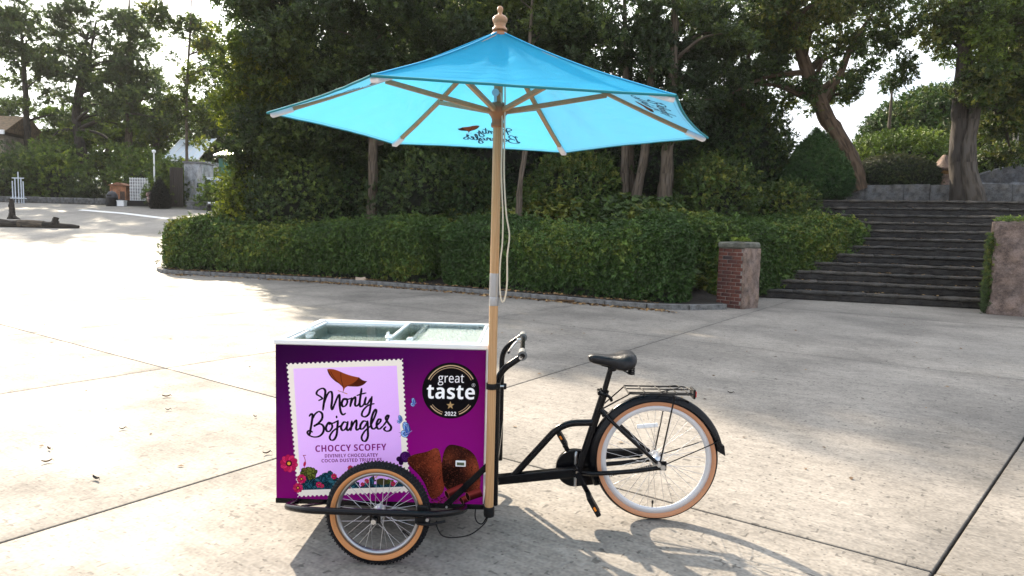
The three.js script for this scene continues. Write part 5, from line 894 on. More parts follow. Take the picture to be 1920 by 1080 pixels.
// ---------------------------------------------------------------- the printed front of the freezer
function frontPrint() {
  const S = 2000, W = 2046, H = 1534, cv = document.createElement('canvas'); cv.width = W; cv.height = H;
  const x = cv.getContext('2d'), R = rngOf(2022);
  const m = [0.002607019, 0.0000218293, -1.365025, 0.0000814280, -0.00265338, 2.637043];       // design sheet -> metres on the panel
  const sheet = (c) => c.setTransform(m[0] * S, -m[3] * S, m[1] * S, -m[4] * S, m[2] * S, (0.967 - m[5]) * S);
  let g = x.createLinearGradient(0, 0, W * 0.35, H); g.addColorStop(0, '#26002e'); g.addColorStop(0.35, '#4a0350'); g.addColorStop(0.7, '#74055f'); g.addColorStop(1, '#840672'); x.fillStyle = g; x.fillRect(0, 0, W, H);
  g = x.createRadialGradient(W * 0.72, H * 0.75, 60, W * 0.72, H * 0.75, W * 0.5); g.addColorStop(0, 'rgba(148,12,128,0.7)'); g.addColorStop(1, 'rgba(120,10,110,0)'); x.fillStyle = g; x.fillRect(0, 0, W, H);
  // stamp with its perforated edge, cut out on a sheet of its own
  const sc = document.createElement('canvas'); sc.width = W; sc.height = H; const s = sc.getContext('2d'); sheet(s);
  const q = [[538, 680], [756, 672], [771, 923], [556, 933]], inn = [[551, 690], [744.5, 685], [758, 912.5], [563, 919.5]];
  const poly = (c, p) => { c.beginPath(); p.forEach((v, i) => (i ? c.lineTo(...v) : c.moveTo(...v))); c.closePath(); };
  poly(s, q); s.fillStyle = '#f4eadd'; s.fill();
  s.globalCompositeOperation = 'destination-out';
  for (let k = 0; k < 4; k++) { const a = q[k], b = q[(k + 1) % 4], L = Math.hypot(b[0] - a[0], b[1] - a[1]), n = Math.round(L / 8.4); for (let i = 0; i < n; i++) { const t = (i + 0.5) / n; s.beginPath(); s.arc(lerp(a[0], b[0], t), lerp(a[1], b[1], t), 2.5, 0, 7); s.fill(); } }
  s.globalCompositeOperation = 'source-over';
  poly(s, inn); g = s.createLinearGradient(560, 690, 740, 915); g.addColorStop(0, '#f0c4ff'); g.addColorStop(0.5, '#ecbaff'); g.addColorStop(1, '#e4aef8'); s.fillStyle = g; s.fill();
  // succulents along the foot of the stamp
  s.save(); poly(s, inn); s.clip();
  const mound = [[563, 60], [590, 40], [620, 39], [640, 26], [670, 14], [700, 26], [735, 22], [756, 24]];
  for (let k = 0; k < 900; k++) {
    const X = lerp(562, 760, R()); let hh = 20; for (let i = 1; i < mound.length; i++) if (X >= mound[i - 1][0] && X < mound[i][0]) hh = lerp(mound[i - 1][1] - 20, mound[i][1], (X - mound[i - 1][0]) / (mound[i][0] - mound[i - 1][0]));
    const Y = 921 - Math.pow(R(), 0.8) * hh * 1.05 + (1 - k / 900) * 2, olive = (X < 592 && Y < 900) || (X > 715 && Y < 908), r = 2.2 + R() * 2.4, a = R() * 3.1;
    s.save(); s.translate(X, Y); s.rotate(a); s.beginPath(); s.ellipse(0, 0, r * 1.5, r * 0.8, 0, 0, 7); s.fillStyle = olive ? ['#4a5220', '#5d6428', '#363c18'][k % 3] : ['#123446', '#1d4a5c', '#0b2230', '#2a5c6a'][k % 4]; s.fill(); s.lineWidth = 0.5; s.strokeStyle = olive ? '#23260d' : '#06151d'; s.stroke(); s.beginPath(); s.moveTo(-r, 0); s.lineTo(r, 0); s.strokeStyle = olive ? '#8a8f4a' : '#4a8696'; s.lineWidth = 0.35; s.stroke(); s.restore();
  }
  s.restore(); x.drawImage(sc, 0, 0);
  sheet(x);
  const flower = (fx, fy, r, n = 9) => { for (let k = 0; k < n; k++) { const a = k / n * 6.283 + 0.2; x.save(); x.translate(fx, fy); x.rotate(a); x.beginPath(); x.ellipse(r * 0.58, 0, r * 0.46, r * 0.34, 0, 0, 7); x.fillStyle = k % 2 ? '#b5174f' : '#d02a62'; x.fill(); x.strokeStyle = '#7a0c35'; x.lineWidth = r * 0.035; x.stroke(); for (const o of [-0.12, 0, 0.12]) { x.beginPath(); x.moveTo(r * 0.3, o * r * 0.5); x.lineTo(r * 0.95, o * r * 1.6); x.strokeStyle = 'rgba(90,5,40,0.55)'; x.stroke(); } x.restore(); } x.beginPath(); x.arc(fx, fy, r * 0.36, 0, 7); x.fillStyle = '#3c0620'; x.fill(); x.beginPath(); x.arc(fx, fy, r * 0.19, 0, 7); x.fillStyle = '#e0a23c'; x.fill(); };
  flower(540.5, 868.5, 16.5, 10); flower(564, 898, 8.8, 9); flower(557, 915, 9.4, 9); flower(597, 909, 5.6, 7); flower(603, 911.5, 4.2, 7); flower(626, 893, 5.5, 8); flower(657, 877, 5, 8); flower(688, 902, 4.6, 8); flower(680, 908, 3.8, 7); flower(738, 907, 4.6, 8); flower(653, 913, 4, 7);
  // wading bird, and a dark bird with a long bill further right
  x.strokeStyle = '#8a1238'; x.fillStyle = '#b3184a'; x.lineWidth = 1.1; x.beginPath(); x.moveTo(573, 853); x.lineTo(568, 853.2); x.quadraticCurveTo(570, 856, 571.5, 862); x.quadraticCurveTo(572, 866, 570.5, 869); x.stroke(); x.beginPath(); x.ellipse(570.4, 869.5, 2.4, 5, 0.25, 0, 7); x.fill(); x.lineWidth = 0.5; for (const o of [-0.6, 1.2]) { x.beginPath(); x.moveTo(570 + o * 0.6, 873); x.lineTo(570 + o, 883); x.stroke(); }
  x.fillStyle = '#3d3a22'; x.beginPath(); x.ellipse(717, 903, 11, 6.5, 0.1, 0, 7); x.fill(); x.lineWidth = 2.4; x.strokeStyle = '#3a2c1c'; x.beginPath(); x.moveTo(708, 902); x.quadraticCurveTo(698, 900, 701, 892); x.quadraticCurveTo(704, 887, 711, 888); x.stroke(); x.strokeStyle = '#d29a2e'; x.lineWidth = 1.6; x.beginPath(); x.moveTo(703, 896); x.lineTo(713, 888); x.stroke();
  // lettering
  x.save(); x.transform(1 / 9.389, 0, 0, 1 / 9.389, 570, 715); brush(x, '#140d17', 1.3); x.restore();
  x.save(); x.transform(1 / 12, 0, 0, 1 / 12, 600, 650); upturnedUmbrella(x, '#8f3f1c', '#4d1d0e'); x.restore();
  const text = (t, x0, y0, x1, y1, size, font, col) => { x.save(); x.translate(x0, y0); x.rotate(Math.atan2(y1 - y0, x1 - x0)); x.font = font.replace('#', size); x.textBaseline = 'alphabetic'; const w = x.measureText(t).width; x.scale(Math.hypot(x1 - x0, y1 - y0) / w, 1); x.fillStyle = col; x.fillText(t, 0, 0); x.restore(); };
  text('CHOCCY SCOFFY', 590, 846.5, 725.5, 843, 17.2, 'bold #px sans-serif', '#7d0c72');
  text('DIVINELY CHOCOLATEY', 608, 857.5, 709.5, 855.5, 8.9, 'bold #px sans-serif', '#6f1470');
  text('COCOA DUSTED TRUFFLES', 602, 866.8, 717, 864.4, 8.9, 'bold #px sans-serif', '#6f1470');
  // award roundel
  x.fillStyle = '#0c0a0e'; x.beginPath(); x.ellipse(845.4, 731.6, 53.2, 52, 0, 0, 7); x.fill();
  x.strokeStyle = '#c3a682'; for (const [r, w] of [[46.6, 2.1], [42.6, 1.1]]) { x.lineWidth = w; x.beginPath(); x.arc(845.4, 731.6, r, rad(-153), rad(-27)); x.stroke(); x.beginPath(); x.arc(845.4, 731.6, r, rad(37), rad(70)); x.stroke(); x.beginPath(); x.arc(845.4, 731.6, r, rad(110), rad(143)); x.stroke(); }
  text('great', 821, 716.4, 870.3, 717.4, 23, '#px sans-serif', '#f4f1f2');
  text('taste', 799.5, 746.2, 892, 748.2, 38, 'bold #px sans-serif', '#fbfafa');
  x.save(); x.translate(887.8, 721.4); x.strokeStyle = '#d8d4d6'; x.lineWidth = 0.6; x.beginPath(); x.arc(0, 0, 3, 0, 7); x.stroke(); x.font = 'bold 4.4px sans-serif'; x.fillStyle = '#d8d4d6'; x.fillText('R', -1.5, 1.6); x.restore();
  x.fillStyle = '#b79668'; x.beginPath(); for (let k = 0; k < 10; k++) { const a = -Math.PI / 2 + k * Math.PI / 5, r = k % 2 ? 3.2 : 8; k ? x.lineTo(845 + r * Math.cos(a), 759 + r * Math.sin(a)) : x.moveTo(845, 751); } x.closePath(); x.fill();
  text('2022', 834, 777.8, 856.3, 778.4, 10.5, 'bold #px sans-serif', '#f2f0f0');
  // butterflies
  const fly = (bx, by, k, a) => { x.save(); x.translate(bx, by); x.rotate(a); x.scale(k, k); for (const [px, py, w, h, r, c] of [[-3, -6, 5.2, 9, -0.5, '#7fa4de'], [-5, 4, 6, 5, 0.5, '#98bdf0'], [-1, -3, 3.6, 8, -0.2, '#3f5fae'], [-4, 4, 3, 2.6, 0.5, '#4b72be']]) { x.save(); x.translate(px, py); x.rotate(r); x.beginPath(); x.ellipse(0, 0, w, h, 0, 0, 7); x.fillStyle = c; x.fill(); x.lineWidth = 0.7; x.strokeStyle = '#26306e'; x.stroke(); for (let q = -2; q < 3; q++) { x.beginPath(); x.moveTo(w * 0.4, h * 0.5); x.lineTo(q * w * 0.35, -h * 0.9); x.lineWidth = 0.4; x.strokeStyle = q % 2 ? '#cfe0fb' : '#22305f'; x.stroke(); } x.restore(); } x.strokeStyle = '#8b7fb8'; x.lineWidth = 1.3; x.beginPath(); x.moveTo(-2, 4); x.lineTo(6, -2); x.stroke(); x.lineWidth = 0.5; x.strokeStyle = '#4a2a6e'; for (const p of [[-14, 3], [-12, 9]]) { x.beginPath(); x.moveTo(-6, 3); x.lineTo(...p); x.stroke(); } x.restore(); };
  fly(778, 755, 0.66, 0.1); fly(753, 787, 0.66, 0.1); fly(766, 808, 1.22, 0.1);
  // berry, truffles, curls of chocolate
  x.fillStyle = '#3a0b4e'; x.beginPath(); x.arc(761, 856, 10.5, 0, 7); x.fill(); x.strokeStyle = '#5d2a74'; x.lineWidth = 0.9; for (const r of [3.5, 6.5]) { x.beginPath(); x.arc(762, 855, r, 0.4, 4.6); x.stroke(); } x.fillStyle = '#240535'; x.beginPath(); x.arc(749, 860, 5, 0, 7); x.fill(); x.beginPath(); x.arc(753, 867, 4.5, 0, 7); x.fill();
  const Q = (X, Y) => [740 + X / 7.717, 820 + Y / 7.717];
  const truffle = (pts, base, lit, dark, rim) => {
    x.save(); x.beginPath(); pts.forEach((p, i) => { const a = Q(...p), b = Q(...pts[(i + 1) % pts.length]), mid = [(a[0] + b[0]) / 2, (a[1] + b[1]) / 2]; i ? x.quadraticCurveTo(a[0], a[1], mid[0], mid[1]) : x.moveTo(...mid); }); const a0 = Q(...pts[0]), b0 = Q(...pts[1]); x.quadraticCurveTo(a0[0], a0[1], (a0[0] + b0[0]) / 2, (a0[1] + b0[1]) / 2); x.closePath(); x.fillStyle = base; x.fill(); x.clip();
    for (const [X, Y, r, c] of rim) { const p = Q(X, Y), gr = x.createRadialGradient(p[0], p[1], 0, p[0], p[1], r / 7.717); gr.addColorStop(0, c); gr.addColorStop(1, c.replace(/[\d.]+\)$/, '0)')); x.fillStyle = gr; x.fillRect(p[0] - r / 7, p[1] - r / 7, r / 3.5, r / 3.5); }
    for (let k = 0; k < 7000; k++) { const X = R() * 1300, Y = 60 + R() * 900, p = Q(X, Y), s3 = R() * R(); x.fillStyle = R() < 0.5 ? lit : dark; x.globalAlpha = 0.15 + 0.4 * R(); x.beginPath(); x.ellipse(p[0], p[1], 0.4 + s3 * 1.5, 0.3 + s3 * 0.9, R() * 3, 0, 7); x.fill(); }
    x.globalAlpha = 1; x.restore();
  };
  truffle([[150, 340], [260, 240], [480, 205], [600, 135], [660, 170], [700, 400], [740, 600], [730, 800], [600, 900], [520, 890], [430, 600]], '#512013', '#a5553a', '#1f0805', [[640, 400, 260, 'rgba(160,72,44,0.75)'], [680, 700, 230, 'rgba(150,62,40,0.7)'], [600, 190, 150, 'rgba(176,84,54,0.6)'], [380, 640, 260, 'rgba(18,4,4,0.75)'], [160, 420, 200, 'rgba(30,6,6,0.7)']]);
  truffle([[690, 300], [760, 100], [900, 95], [1120, 180], [1220, 330], [1270, 640], [1230, 800], [1000, 800], [760, 780], [700, 600]], '#2a110c', '#8a4630', '#100403', [[1180, 420, 240, 'rgba(165,76,46,0.85)'], [1230, 680, 180, 'rgba(160,70,44,0.8)'], [800, 290, 190, 'rgba(120,56,34,0.7)'], [820, 560, 260, 'rgba(8,2,3,0.85)'], [980, 160, 150, 'rgba(66,32,24,0.5)']]);
  const curl = (X0, Y0, X1, Y1, r) => { const a = Q(X0, Y0), b = Q(X1, Y1), an = Math.atan2(b[1] - a[1], b[0] - a[0]), L = Math.hypot(b[0] - a[0], b[1] - a[1]); x.save(); x.translate(...a); x.rotate(an); const gr = x.createLinearGradient(0, -r, 0, r); gr.addColorStop(0, '#6d2320'); gr.addColorStop(0.35, '#8a3a34'); gr.addColorStop(0.6, '#4a1414'); gr.addColorStop(1, '#200606'); x.fillStyle = gr; x.fillRect(0, -r, L, 2 * r); x.fillStyle = '#1a0505'; x.beginPath(); x.ellipse(0, 0, r * 0.4, r, 0, 0, 7); x.fill(); x.strokeStyle = '#a8665a'; x.lineWidth = 0.5; x.stroke(); x.restore(); };
  curl(770, 830, 1020, 720, 8); curl(985, 920, 1090, 870, 7); curl(1075, 860, 1275, 790, 8.5);
  for (let k = 0; k < 150; k++) { const p = Q(560 + R() * 420, 850 + R() * 100), a = R() * 3; x.strokeStyle = R() < 0.5 ? '#7c3326' : '#351009'; x.lineWidth = 0.5 + R() * 0.9; x.beginPath(); x.moveTo(...p); x.lineTo(p[0] + 4 * Math.cos(a), p[1] + 1.3 * Math.sin(a)); x.stroke(); }
  const t = new THREE.CanvasTexture(cv); t.colorSpace = THREE.SRGBColorSpace; t.magFilter = THREE.LinearFilter;
  return t;
}
{
  const { t, add, off } = vehicle('chest_freezer', 'purple-fronted ice cream chest freezer with sliding glass lids on the tricycle', 'freezer', 0.512, 0.2, 0.365);
  const L = 1.023, Dp = 0.73, y0 = 0.201, y1 = 0.966, w = 0.05;
  const side = std({ color: rgb(0.09, 0.006, 0.085), roughness: 0.3 });
  add('body', [box(L, y1 - y0, w, L / 2, (y0 + y1) / 2, -w / 2 - 0.001, 0.003), box(L, y1 - y0, w, L / 2, (y0 + y1) / 2, -Dp + w / 2, 0.003), box(w, y1 - y0, Dp - 2 * w, w / 2, (y0 + y1) / 2, -Dp / 2), box(w, y1 - y0, Dp - 2 * w, L - w / 2, (y0 + y1) / 2, -Dp / 2)], M.white);
  add('lining', [box(L - 2 * w, 0.02, Dp - 2 * w, L / 2, 0.905, -Dp / 2), box(L - 2 * w, 0.25, 0.006, L / 2, 0.835, -w - 0.003), box(L - 2 * w, 0.25, 0.006, L / 2, 0.835, -Dp + w + 0.003), box(0.006, 0.25, Dp - 2 * w, w + 0.003, 0.835, -Dp / 2), box(0.006, 0.25, Dp - 2 * w, L - w - 0.003, 0.835, -Dp / 2)], std({ color: rgb(0.36, 0.41, 0.385), roughness: 0.35 }));
  {
    const g = new THREE.BoxGeometry(L - 0.006, y1 - y0 - 0.002, 0.004).translate(L / 2, (y0 + y1) / 2, 0.0025).translate(-off.x, -off.y, -off.z);
    const print = phy({ color: rgb(1, 1, 1), map: frontPrint(), roughness: 0.35, specularIntensity: 0.08 });
    part('front_panel', g, [side, side, side, side, print, side], t, true);
  }
  add('insert', box(L - 0.64 - w - 0.01, 0.015, Dp - 2 * w - 0.02, (0.64 + L - w) / 2, 0.958, -Dp / 2, 0.004), std({ color: rgb(0.9, 0.92, 0.92), roughness: 0.5 }));
  add('divider', box(0.02, 0.24, Dp - 2 * w - 0.02, 0.628, 0.83, -Dp / 2, 0.004), M.lining);
  // white rim, set proud, with the lids running in it
  const r0 = 0.967, r1 = 0.99, e = 0.007, wd = 0.034;
  add('rim', [box(L + 2 * e, r1 - r0, wd, L / 2, (r0 + r1) / 2, -wd / 2 + e, 0.005), box(L + 2 * e, r1 - r0, wd, L / 2, (r0 + r1) / 2, -Dp + wd / 2 - e, 0.005), box(wd, r1 - r0 - 0.001, Dp - 2 * wd + 2 * e, wd / 2 - e, (r0 + r1) / 2 - 0.0005, -Dp / 2), box(wd, r1 - r0 - 0.001, Dp - 2 * wd + 2 * e, L - wd / 2 + e, (r0 + r1) / 2 - 0.0005, -Dp / 2)], M.white);
  add('runner', [box(L - 0.09, 0.012, 0.014, L / 2, 0.968, -0.036, 0.002), box(L - 0.09, 0.012, 0.014, L / 2, 0.968, -Dp + 0.036, 0.002), box(L - 0.09, 0.006, 0.02, L / 2, 0.978, -Dp + 0.036, 0.002)], M.frameGrey);
  const lid = (a0, a1, y, label) => {
    const lg = new THREE.Group(); lg.name = 'lid'; t.add(lg); if (label) lg.userData.label = label;
    add('glass', box(a1 - a0 - 0.03, 0.004, Dp - 0.1, (a0 + a1) / 2, y, -Dp / 2), M.glass, lg);
    add('frame', [box(0.017, 0.014, Dp - 0.09, a0 + 0.0085, y, -Dp / 2, 0.003), box(0.017, 0.014, Dp - 0.09, a1 - 0.0085, y, -Dp / 2, 0.003), box(a1 - a0 - 0.044, 0.01, 0.012, (a0 + a1) / 2, y, -0.045, 0.002), box(a1 - a0 - 0.044, 0.01, 0.012, (a0 + a1) / 2, y, -Dp + 0.045, 0.002)], M.frameGrey, lg);
    return lg;
  };
  const l1 = lid(0.032, 0.64, 0.974), l2 = lid(0.525, 0.991, 0.988);
  add('handle', [box(0.03, 0.022, 0.06, 0.05, 0.996, -0.36, 0.008), box(0.02, 0.012, 0.07, 0.062, 0.99, -0.36, 0.005)], M.clear, l1);
  add('handle', [box(0.03, 0.016, 0.045, 0.63, 0.988, -0.13, 0.006)], M.clear, l1);
  add('handle', [box(0.034, 0.018, 0.03, 0.532, 1.005, -0.09, 0.006), box(0.012, 0.03, 0.03, 0.528, 1.012, -0.09, 0.005)], M.clear, l2);
  // temperature display stuck to the front
  const th = add('temperature_display', box(0.05, 0.029, 0.01, 0.908, 0.406, 0.009, 0.003), M.white);
  const sc = document.createElement('canvas'); sc.width = 128; sc.height = 64; const c = sc.getContext('2d'); c.fillStyle = '#56604a'; c.fillRect(0, 0, 128, 64); c.fillStyle = '#333a2c'; for (const px of [18, 44, 78]) { c.fillRect(px, 14, 16, 5); c.fillRect(px, 30, 16, 5); c.fillRect(px, 46, 16, 5); c.fillRect(px + 13, 14, 5, 36); if (px !== 44) c.fillRect(px - 2, 14, 5, 36); } c.fillRect(68, 46, 5, 5);
  const ct = new THREE.CanvasTexture(sc); ct.colorSpace = THREE.SRGBColorSpace;
  add('screen', new THREE.PlaneGeometry(0.036, 0.015).translate(0.908, 0.406, 0.0148), std({ color: rgb(1, 1, 1), map: ct, roughness: 0.2 }), th);
}

// ---------------------------------------------------------------- parasol
{
  const A0 = 1.052, D0 = -0.03, { t, add, off } = vehicle('parasol', 'bright blue hexagonal parasol on a pale wooden pole at the freezer corner', 'parasol', A0, 0.165, D0);
  const P = (h, dx = 0, dz = 0) => V(A0 + dx, h, -D0 + dz), lz = (pts, n = 28) => latheY(pts, n).translate(A0, 0, -D0);
  const r = 0.0208, lean = (h) => (h - 0.17) * 0.002;
  add('lower_pole', rod(P(0.185), P(1.19), r, r, 28), M.pole);
  add('upper_pole', rod(P(1.335), P(2.45), r, r, 28), M.pole);
  add('ferrule', [lz([[0.0215, 1.185], [0.0222, 1.187], [0.0222, 1.222], [0.0205, 1.225], [0.0205, 1.228], [0.0222, 1.231], [0.0222, 1.336], [0.0212, 1.338]]), rod(P(1.315, 0.008, 0.019), P(1.315, 0.009, 0.0235), 0.0032, 0.0032, 10)], M.alloy);
  add('foot_socket', lz([[0.001, 0.158], [0.0255, 0.158], [0.0265, 0.168], [0.0265, 0.2], [0.0235, 0.206], [0.021, 0.206]]), M.matt);
  const cl = add('clamp', [lz([[0.021, 0.785], [0.0265, 0.785], [0.0265, 0.812], [0.021, 0.812]]), box(0.02, 0.026, 0.02, A0 + 0.03, 0.798, -D0 - 0.006, 0.003)], M.matt);
  add('screw', rod(P(0.798, 0.035, -0.004), P(0.798, 0.062, -0.004), 0.0042), M.steel, cl);
  add('knob', rod(P(0.798, 0.058, -0.004), P(0.798, 0.07, -0.004), 0.016, 0.014, 9), M.matt, cl);
  add('finial', lz([[0.001, 2.556], [0.007, 2.5545], [0.012, 2.549], [0.0138, 2.542], [0.0125, 2.534], [0.0095, 2.528], [0.0092, 2.522], [0.013, 2.517], [0.025, 2.511], [0.0325, 2.503], [0.0345, 2.495], [0.0325, 2.486], [0.0285, 2.479], [0.0268, 2.477], [0.0272, 2.4745], [0.0255, 2.467], [0.0258, 2.463], [0.0275, 2.4615], [0.0325, 2.457], [0.0345, 2.45], [0.034, 2.446], [0.001, 2.444]], 36), M.finial);
  add('runner', lz([[0.0208, 2.013], [0.029, 2.013], [0.031, 2.018], [0.031, 2.03], [0.027, 2.036], [0.028, 2.05], [0.035, 2.064], [0.042, 2.072], [0.0455, 2.08], [0.0455, 2.1], [0.043, 2.105], [0.036, 2.115], [0.03, 2.124], [0.0208, 2.126]], 30), M.hubWood);
  add('top_hub', lz([[0.0208, 2.385], [0.04, 2.388], [0.043, 2.4], [0.043, 2.425], [0.03, 2.44], [0.001, 2.443]], 24), M.hubWood);
  // canopy: six fabric panels between six ribs
  const RM = 1.022, HR = 2.02, HA = 2.445, TH = 3.3, corner = (k) => TH + k * Math.PI / 3;
  const surf = (th, s, sag = 0) => { const rr = RM * s, y = HA - (HA - HR) * (s + 0.045 * Math.sin(s * Math.PI)) * 1; return V(A0 + rr * Math.cos(th), y + sag + (-0.010) * rr * Math.cos(th), -D0 - rr * Math.sin(th)); };
  const sheetOf = (bg, seam, ink, um, um2) => {
    const cv = document.createElement('canvas'); cv.width = 1024; cv.height = 1024; const x = cv.getContext('2d');
    x.fillStyle = bg; x.fillRect(0, 0, 1024, 1024);
    x.strokeStyle = seam; x.lineWidth = 5; for (const y of [1002, 1018]) { x.beginPath(); x.moveTo(0, y); x.lineTo(1024, y); x.stroke(); } for (const q of [6, 1018]) { x.beginPath(); x.moveTo(q, 0); x.lineTo(q, 1024); x.stroke(); }
    if (!ink) { const t0 = new THREE.CanvasTexture(cv); t0.colorSpace = THREE.SRGBColorSpace; t0.magFilter = THREE.LinearFilter; return t0; }
    x.save(); x.translate(250, 735); x.scale(0.25, 0.215); brush(x, ink, 1.2); x.restore();
    x.save(); x.translate(525, 640); x.scale(0.17, 0.2); upturnedUmbrella(x, um, um2); x.restore();
    const tx = new THREE.CanvasTexture(cv); tx.colorSpace = THREE.SRGBColorSpace; tx.magFilter = THREE.LinearFilter; return tx;
  };
  const crease = texture(512, 512, (u, v) => 0.5 + 0.5 * (tfbm(u, v, 6, 201, 4) - 0.5) + 0.25 * (tnoise(u * 5 + v * 3, v * 26 - u * 8, 1e6, 203) - 0.5) + 0.1 * Math.sin(u * 900) * Math.sin(v * 900), false);
  const clothO = { roughness: 0.95, transmission: 0.6, thickness: 0, side: THREE.DoubleSide, bumpMap: crease, bumpScale: 0.016, specularIntensity: 0.05 };
  const cloth = phy({ ...clothO, color: rgb(1, 1, 1), map: sheetOf('#36bbe6', '#2b9fca') }), clothPrint = phy({ ...clothO, color: rgb(1, 1, 1), map: sheetOf('#36bbe6', '#2b9fca', '#1a3342', '#5e3322', '#2c1610') });
  const lining = phy({ ...clothO, transmission: 0.66, color: rgb(1, 1, 1), map: sheetOf('#e6f2f4', '#c4d8de') }), liningPrint = phy({ ...clothO, transmission: 0.66, color: rgb(1, 1, 1), map: sheetOf('#e6f2f4', '#c4d8de', '#3c4c5c', '#a06a4c', '#6a4030') });
  const seamM = std({ color: rgb(0.03, 0.36, 0.6), roughness: 0.9 }), hemM = std({ color: rgb(0.015, 0.2, 0.24), roughness: 0.9 }), pocketM = std({ color: rgb(0.72, 0.7, 0.74), roughness: 0.9 });
  for (let k = 0; k < 6; k++) {
    const a0 = corner(k), a1 = corner(k + 1), Pp = [], U = [], I = [], nu = 32, nv = 30, edge = [];
    for (let j = 0; j <= nv; j++) for (let i = 0; i <= nu; i++) {
      const s = 0.016 + 0.984 * j / nv, u = i / nu, c0 = surf(a0, s), c1 = surf(a1, s), b = u * (1 - u) * 4;
      const p = c0.lerp(c1, u), pull = 0.03 * b * s * s;                       // the free edge is cut slightly hollow
      p.x -= (p.x - A0) * pull; p.z -= (p.z + D0) * pull; p.y += (HA - HR) * pull * 0.9 - 0.016 * b * Math.sin(s * 2.6) + 0.013 * (noise3(u * 13 + k * 5, s * 2.2, k) - 0.5) * b * Math.pow(s, 0.7) * 1.6 * (1 - 0.9 * Math.pow(s, 4)) + 0.006 * Math.sin(u * 21 + k * 2) * b * s * (1 - s) * 2.2 + 0.003 * (fbm3(p.x * 9, p.z * 9, k, 3) - 0.45) * b;
      if (j === nv) edge.push(p.clone());
      Pp.push(p.x, p.y, p.z); U.push(u, 1 - s);
    }
    for (let j = 0; j < nv; j++) for (let i = 0; i < nu; i++) { const a = j * (nu + 1) + i; I.push(a, a + nu + 1, a + 1, a + 1, a + nu + 1, a + nu + 2); }
    const g = new THREE.BufferGeometry(); g.setAttribute('position', new THREE.Float32BufferAttribute(Pp, 3)); g.setAttribute('uv', new THREE.Float32BufferAttribute(U, 2)); g.setIndex(I); g.computeVertexNormals();
    const pn = add('canopy_panel', g, k % 2 ? cloth : clothPrint);
    const gi = g.clone(), ip = gi.attributes.position, inr = gi.attributes.normal; for (let i = 0; i < ip.count; i++) ip.setXYZ(i, ip.getX(i) - inr.getX(i) * 0.003, ip.getY(i) - inr.getY(i) * 0.003, ip.getZ(i) - inr.getZ(i) * 0.003);
    add('lining', gi, k % 2 ? lining : liningPrint, pn);
    add('hem', new THREE.TubeGeometry(new THREE.CatmullRomCurve3(edge), 40, 0.0048, 6, false), hemM, pn);
  }
  for (let k = 0; k < 6; k++) {
    const a = corner(k), s1 = 0.9, pts = [0.03, 0.25, 0.5, 0.75, s1].map((s) => { const p = surf(a, s); p.y -= 0.014; return p; });
    const rib = [];
    for (let i = 1; i < pts.length; i++) rib.push(beam(pts[i - 1], pts[i].clone().lerp(pts[i - 1], -0.004), 0.022, 0.018, 0.003));
    add('rib', rib, M.wood);
    const tip0 = surf(a, 0.89), tip1 = surf(a, 0.985); tip0.y -= 0.018; tip1.y -= 0.017;
    add('corner_pocket', [beam(tip0, tip1, 0.034, 0.02, 0.007)], pocketM);
    const mid = surf(a, 0.5); mid.y -= 0.024; const c = Math.cos(a), s = -Math.sin(a);
    add('strut', beam(V(A0 + 0.042 * c, 2.088, -D0 + 0.042 * s), mid, 0.018, 0.022, 0.003), M.wood);
    add('binding', tube([0.03, 0.3, 0.6, 0.9, 1.0].map((q) => { const p = surf(a, q); p.y += 0.002; return p; }), 0.003, 24, 6), seamM);
  }
  // pulley and cord
  add('pulley', [rod(P(2.165, -0.012, 0.022), P(2.165, -0.012, 0.03), 0.017, 0.017, 18), box(0.014, 0.05, 0.006, A0 - 0.012, 2.145, -D0 + 0.026, 0.003)], M.steel);
  const cord = [P(2.36, 0.012, 0.024), P(2.2, 0.03, 0.03), P(2.0, 0.034, 0.036), P(1.8, 0.036, 0.03), P(1.62, 0.05, 0.03), P(1.52, 0.067, 0.03), P(1.42, 0.06, 0.03), P(1.3, 0.062, 0.03), P(1.23, 0.055, 0.03), P(1.205, 0.045, 0.03), P(1.225, 0.034, 0.03), P(1.3, 0.027, 0.03), P(1.4, 0.028, 0.028), P(1.48, 0.035, 0.026), P(1.6, 0.035, 0.026), P(1.8, 0.024, 0.024), P(2.0, 0.0225, 0.024), P(2.15, 0.014, 0.026), P(2.165, 0.005, 0.026)];
  add('cord', tube(cord, 0.0037, 220, 7), M.rope);
}

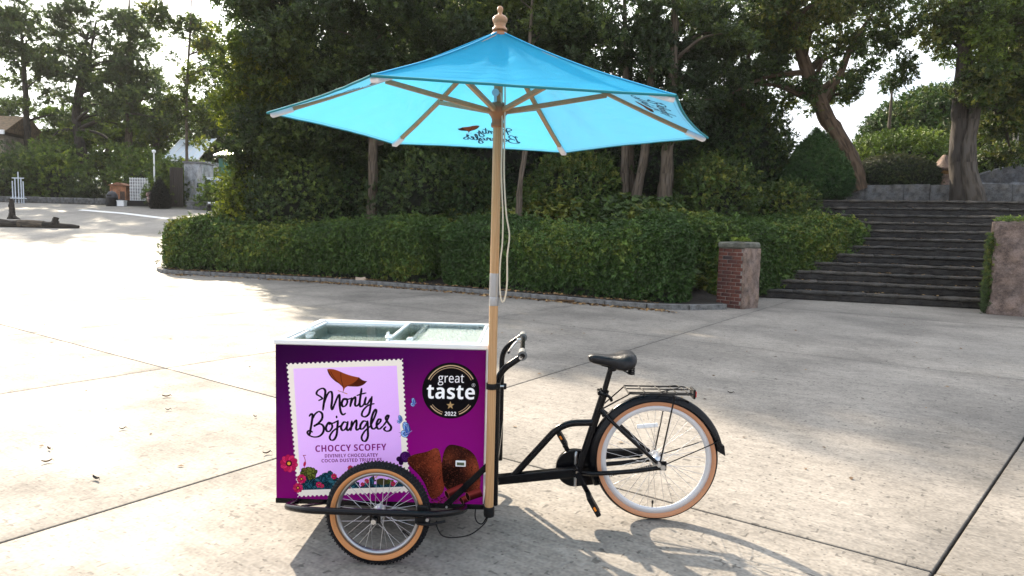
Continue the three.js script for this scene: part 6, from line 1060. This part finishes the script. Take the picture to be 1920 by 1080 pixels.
// ---------------------------------------------------------------- small things on the concrete
{
  const browns = [[0.06, 0.042, 0.028], [0.12, 0.07, 0.035], [0.04, 0.035, 0.03]].map((c) => std({ color: rgb(...c), roughness: 0.9 }));
  const spots = [[70, 443, 'nearest the left edge of the photo beyond the pale glare'], [88, 868, 'lying alone near the left edge of the picture'], [180, 900, 'nearest the camera on the left'], [230, 806, 'beside the left pavement joint'], [92, 844, 'just behind the leftmost curled scrap'], [478, 783, 'left of the purple freezer, the longer of two'], [500, 852, 'touching the pavement joint beside the freezer'], [312, 745, 'on the pale slab far left of the freezer'], [315, 770, 'in front of the small scrap far left of the freezer'], [468, 690, 'behind the freezer on the left'], [1060, 567, 'against the kerb below the right hedge'], [1370, 738, 'on the open concrete right of the bicycle rack']];
  spots.forEach(([px, py, w], i) => {
    if (i === 0) return;
    const d = at(px, py, 1), k = -1.542 / (d.y - 1.542), p = V(d.x * k, 0.004, d.z * k), R = rngOf(600 + i), big = i === 10;
    const t = thing('dry_leaf', (big ? 'heap of curled dead leaf ' : 'small dark curled dead leaf ') + w, 'leaf', p, (R() - 0.5) * 1.4, 'dead leaves lying singly on the concrete');
    const L = big ? 0.2 : 0.016 + 0.018 * R(), P = [], I = [];
    for (let a = 0; a <= 8; a++) for (let b = 0; b <= 4; b++) { const u = a / 8 * 2 - 1, v = b / 4 * 2 - 1, wd = L * 0.3 * Math.sqrt(Math.max(0.02, 1 - u * u)); P.push(u * L, 0.004 + 0.022 * v * v * (L / 0.06) * 0.6 + 0.012 * u * u, v * wd); }
    for (let a = 0; a < 8; a++) for (let b = 0; b < 4; b++) { const o = a * 5 + b; I.push(o, o + 1, o + 5, o + 1, o + 6, o + 5); }
    const g = new THREE.BufferGeometry(); g.setAttribute('position', new THREE.Float32BufferAttribute(P, 3)); g.setIndex(I); g.computeVertexNormals();
    const brown = browns[i % 3], under = g.clone(); under.translate(0, -0.0015, 0);
    part('blade', [g, under], brown, t); part('stalk', rod(V(L, 0.016, 0), V(L * 1.35, 0.006, 0.006), 0.0016), brown, t);
  });
}
{ // pale crumpled leaf on the kerb
  const d = at(676, 533, 1), k = -1.542 / (d.y - 1.542), p = V(d.x * k, 0.0, d.z * k);
  const t = thing('dry_leaf', 'large pale crumpled dead leaf propped against the kerb below the left hedge', 'leaf', p, 0.3), pale = std({ color: rgb(0.42, 0.32, 0.24), roughness: 0.9, side: THREE.DoubleSide });
  const g = rough(new THREE.PlaneGeometry(0.26, 0.2, 10, 8), 0.03, 9, 4); g.rotateX(-0.6).translate(0, 0.1, 0);
  part('blade', planarUV(g), pale, t, true);
}

renderer.render(scene, camera);
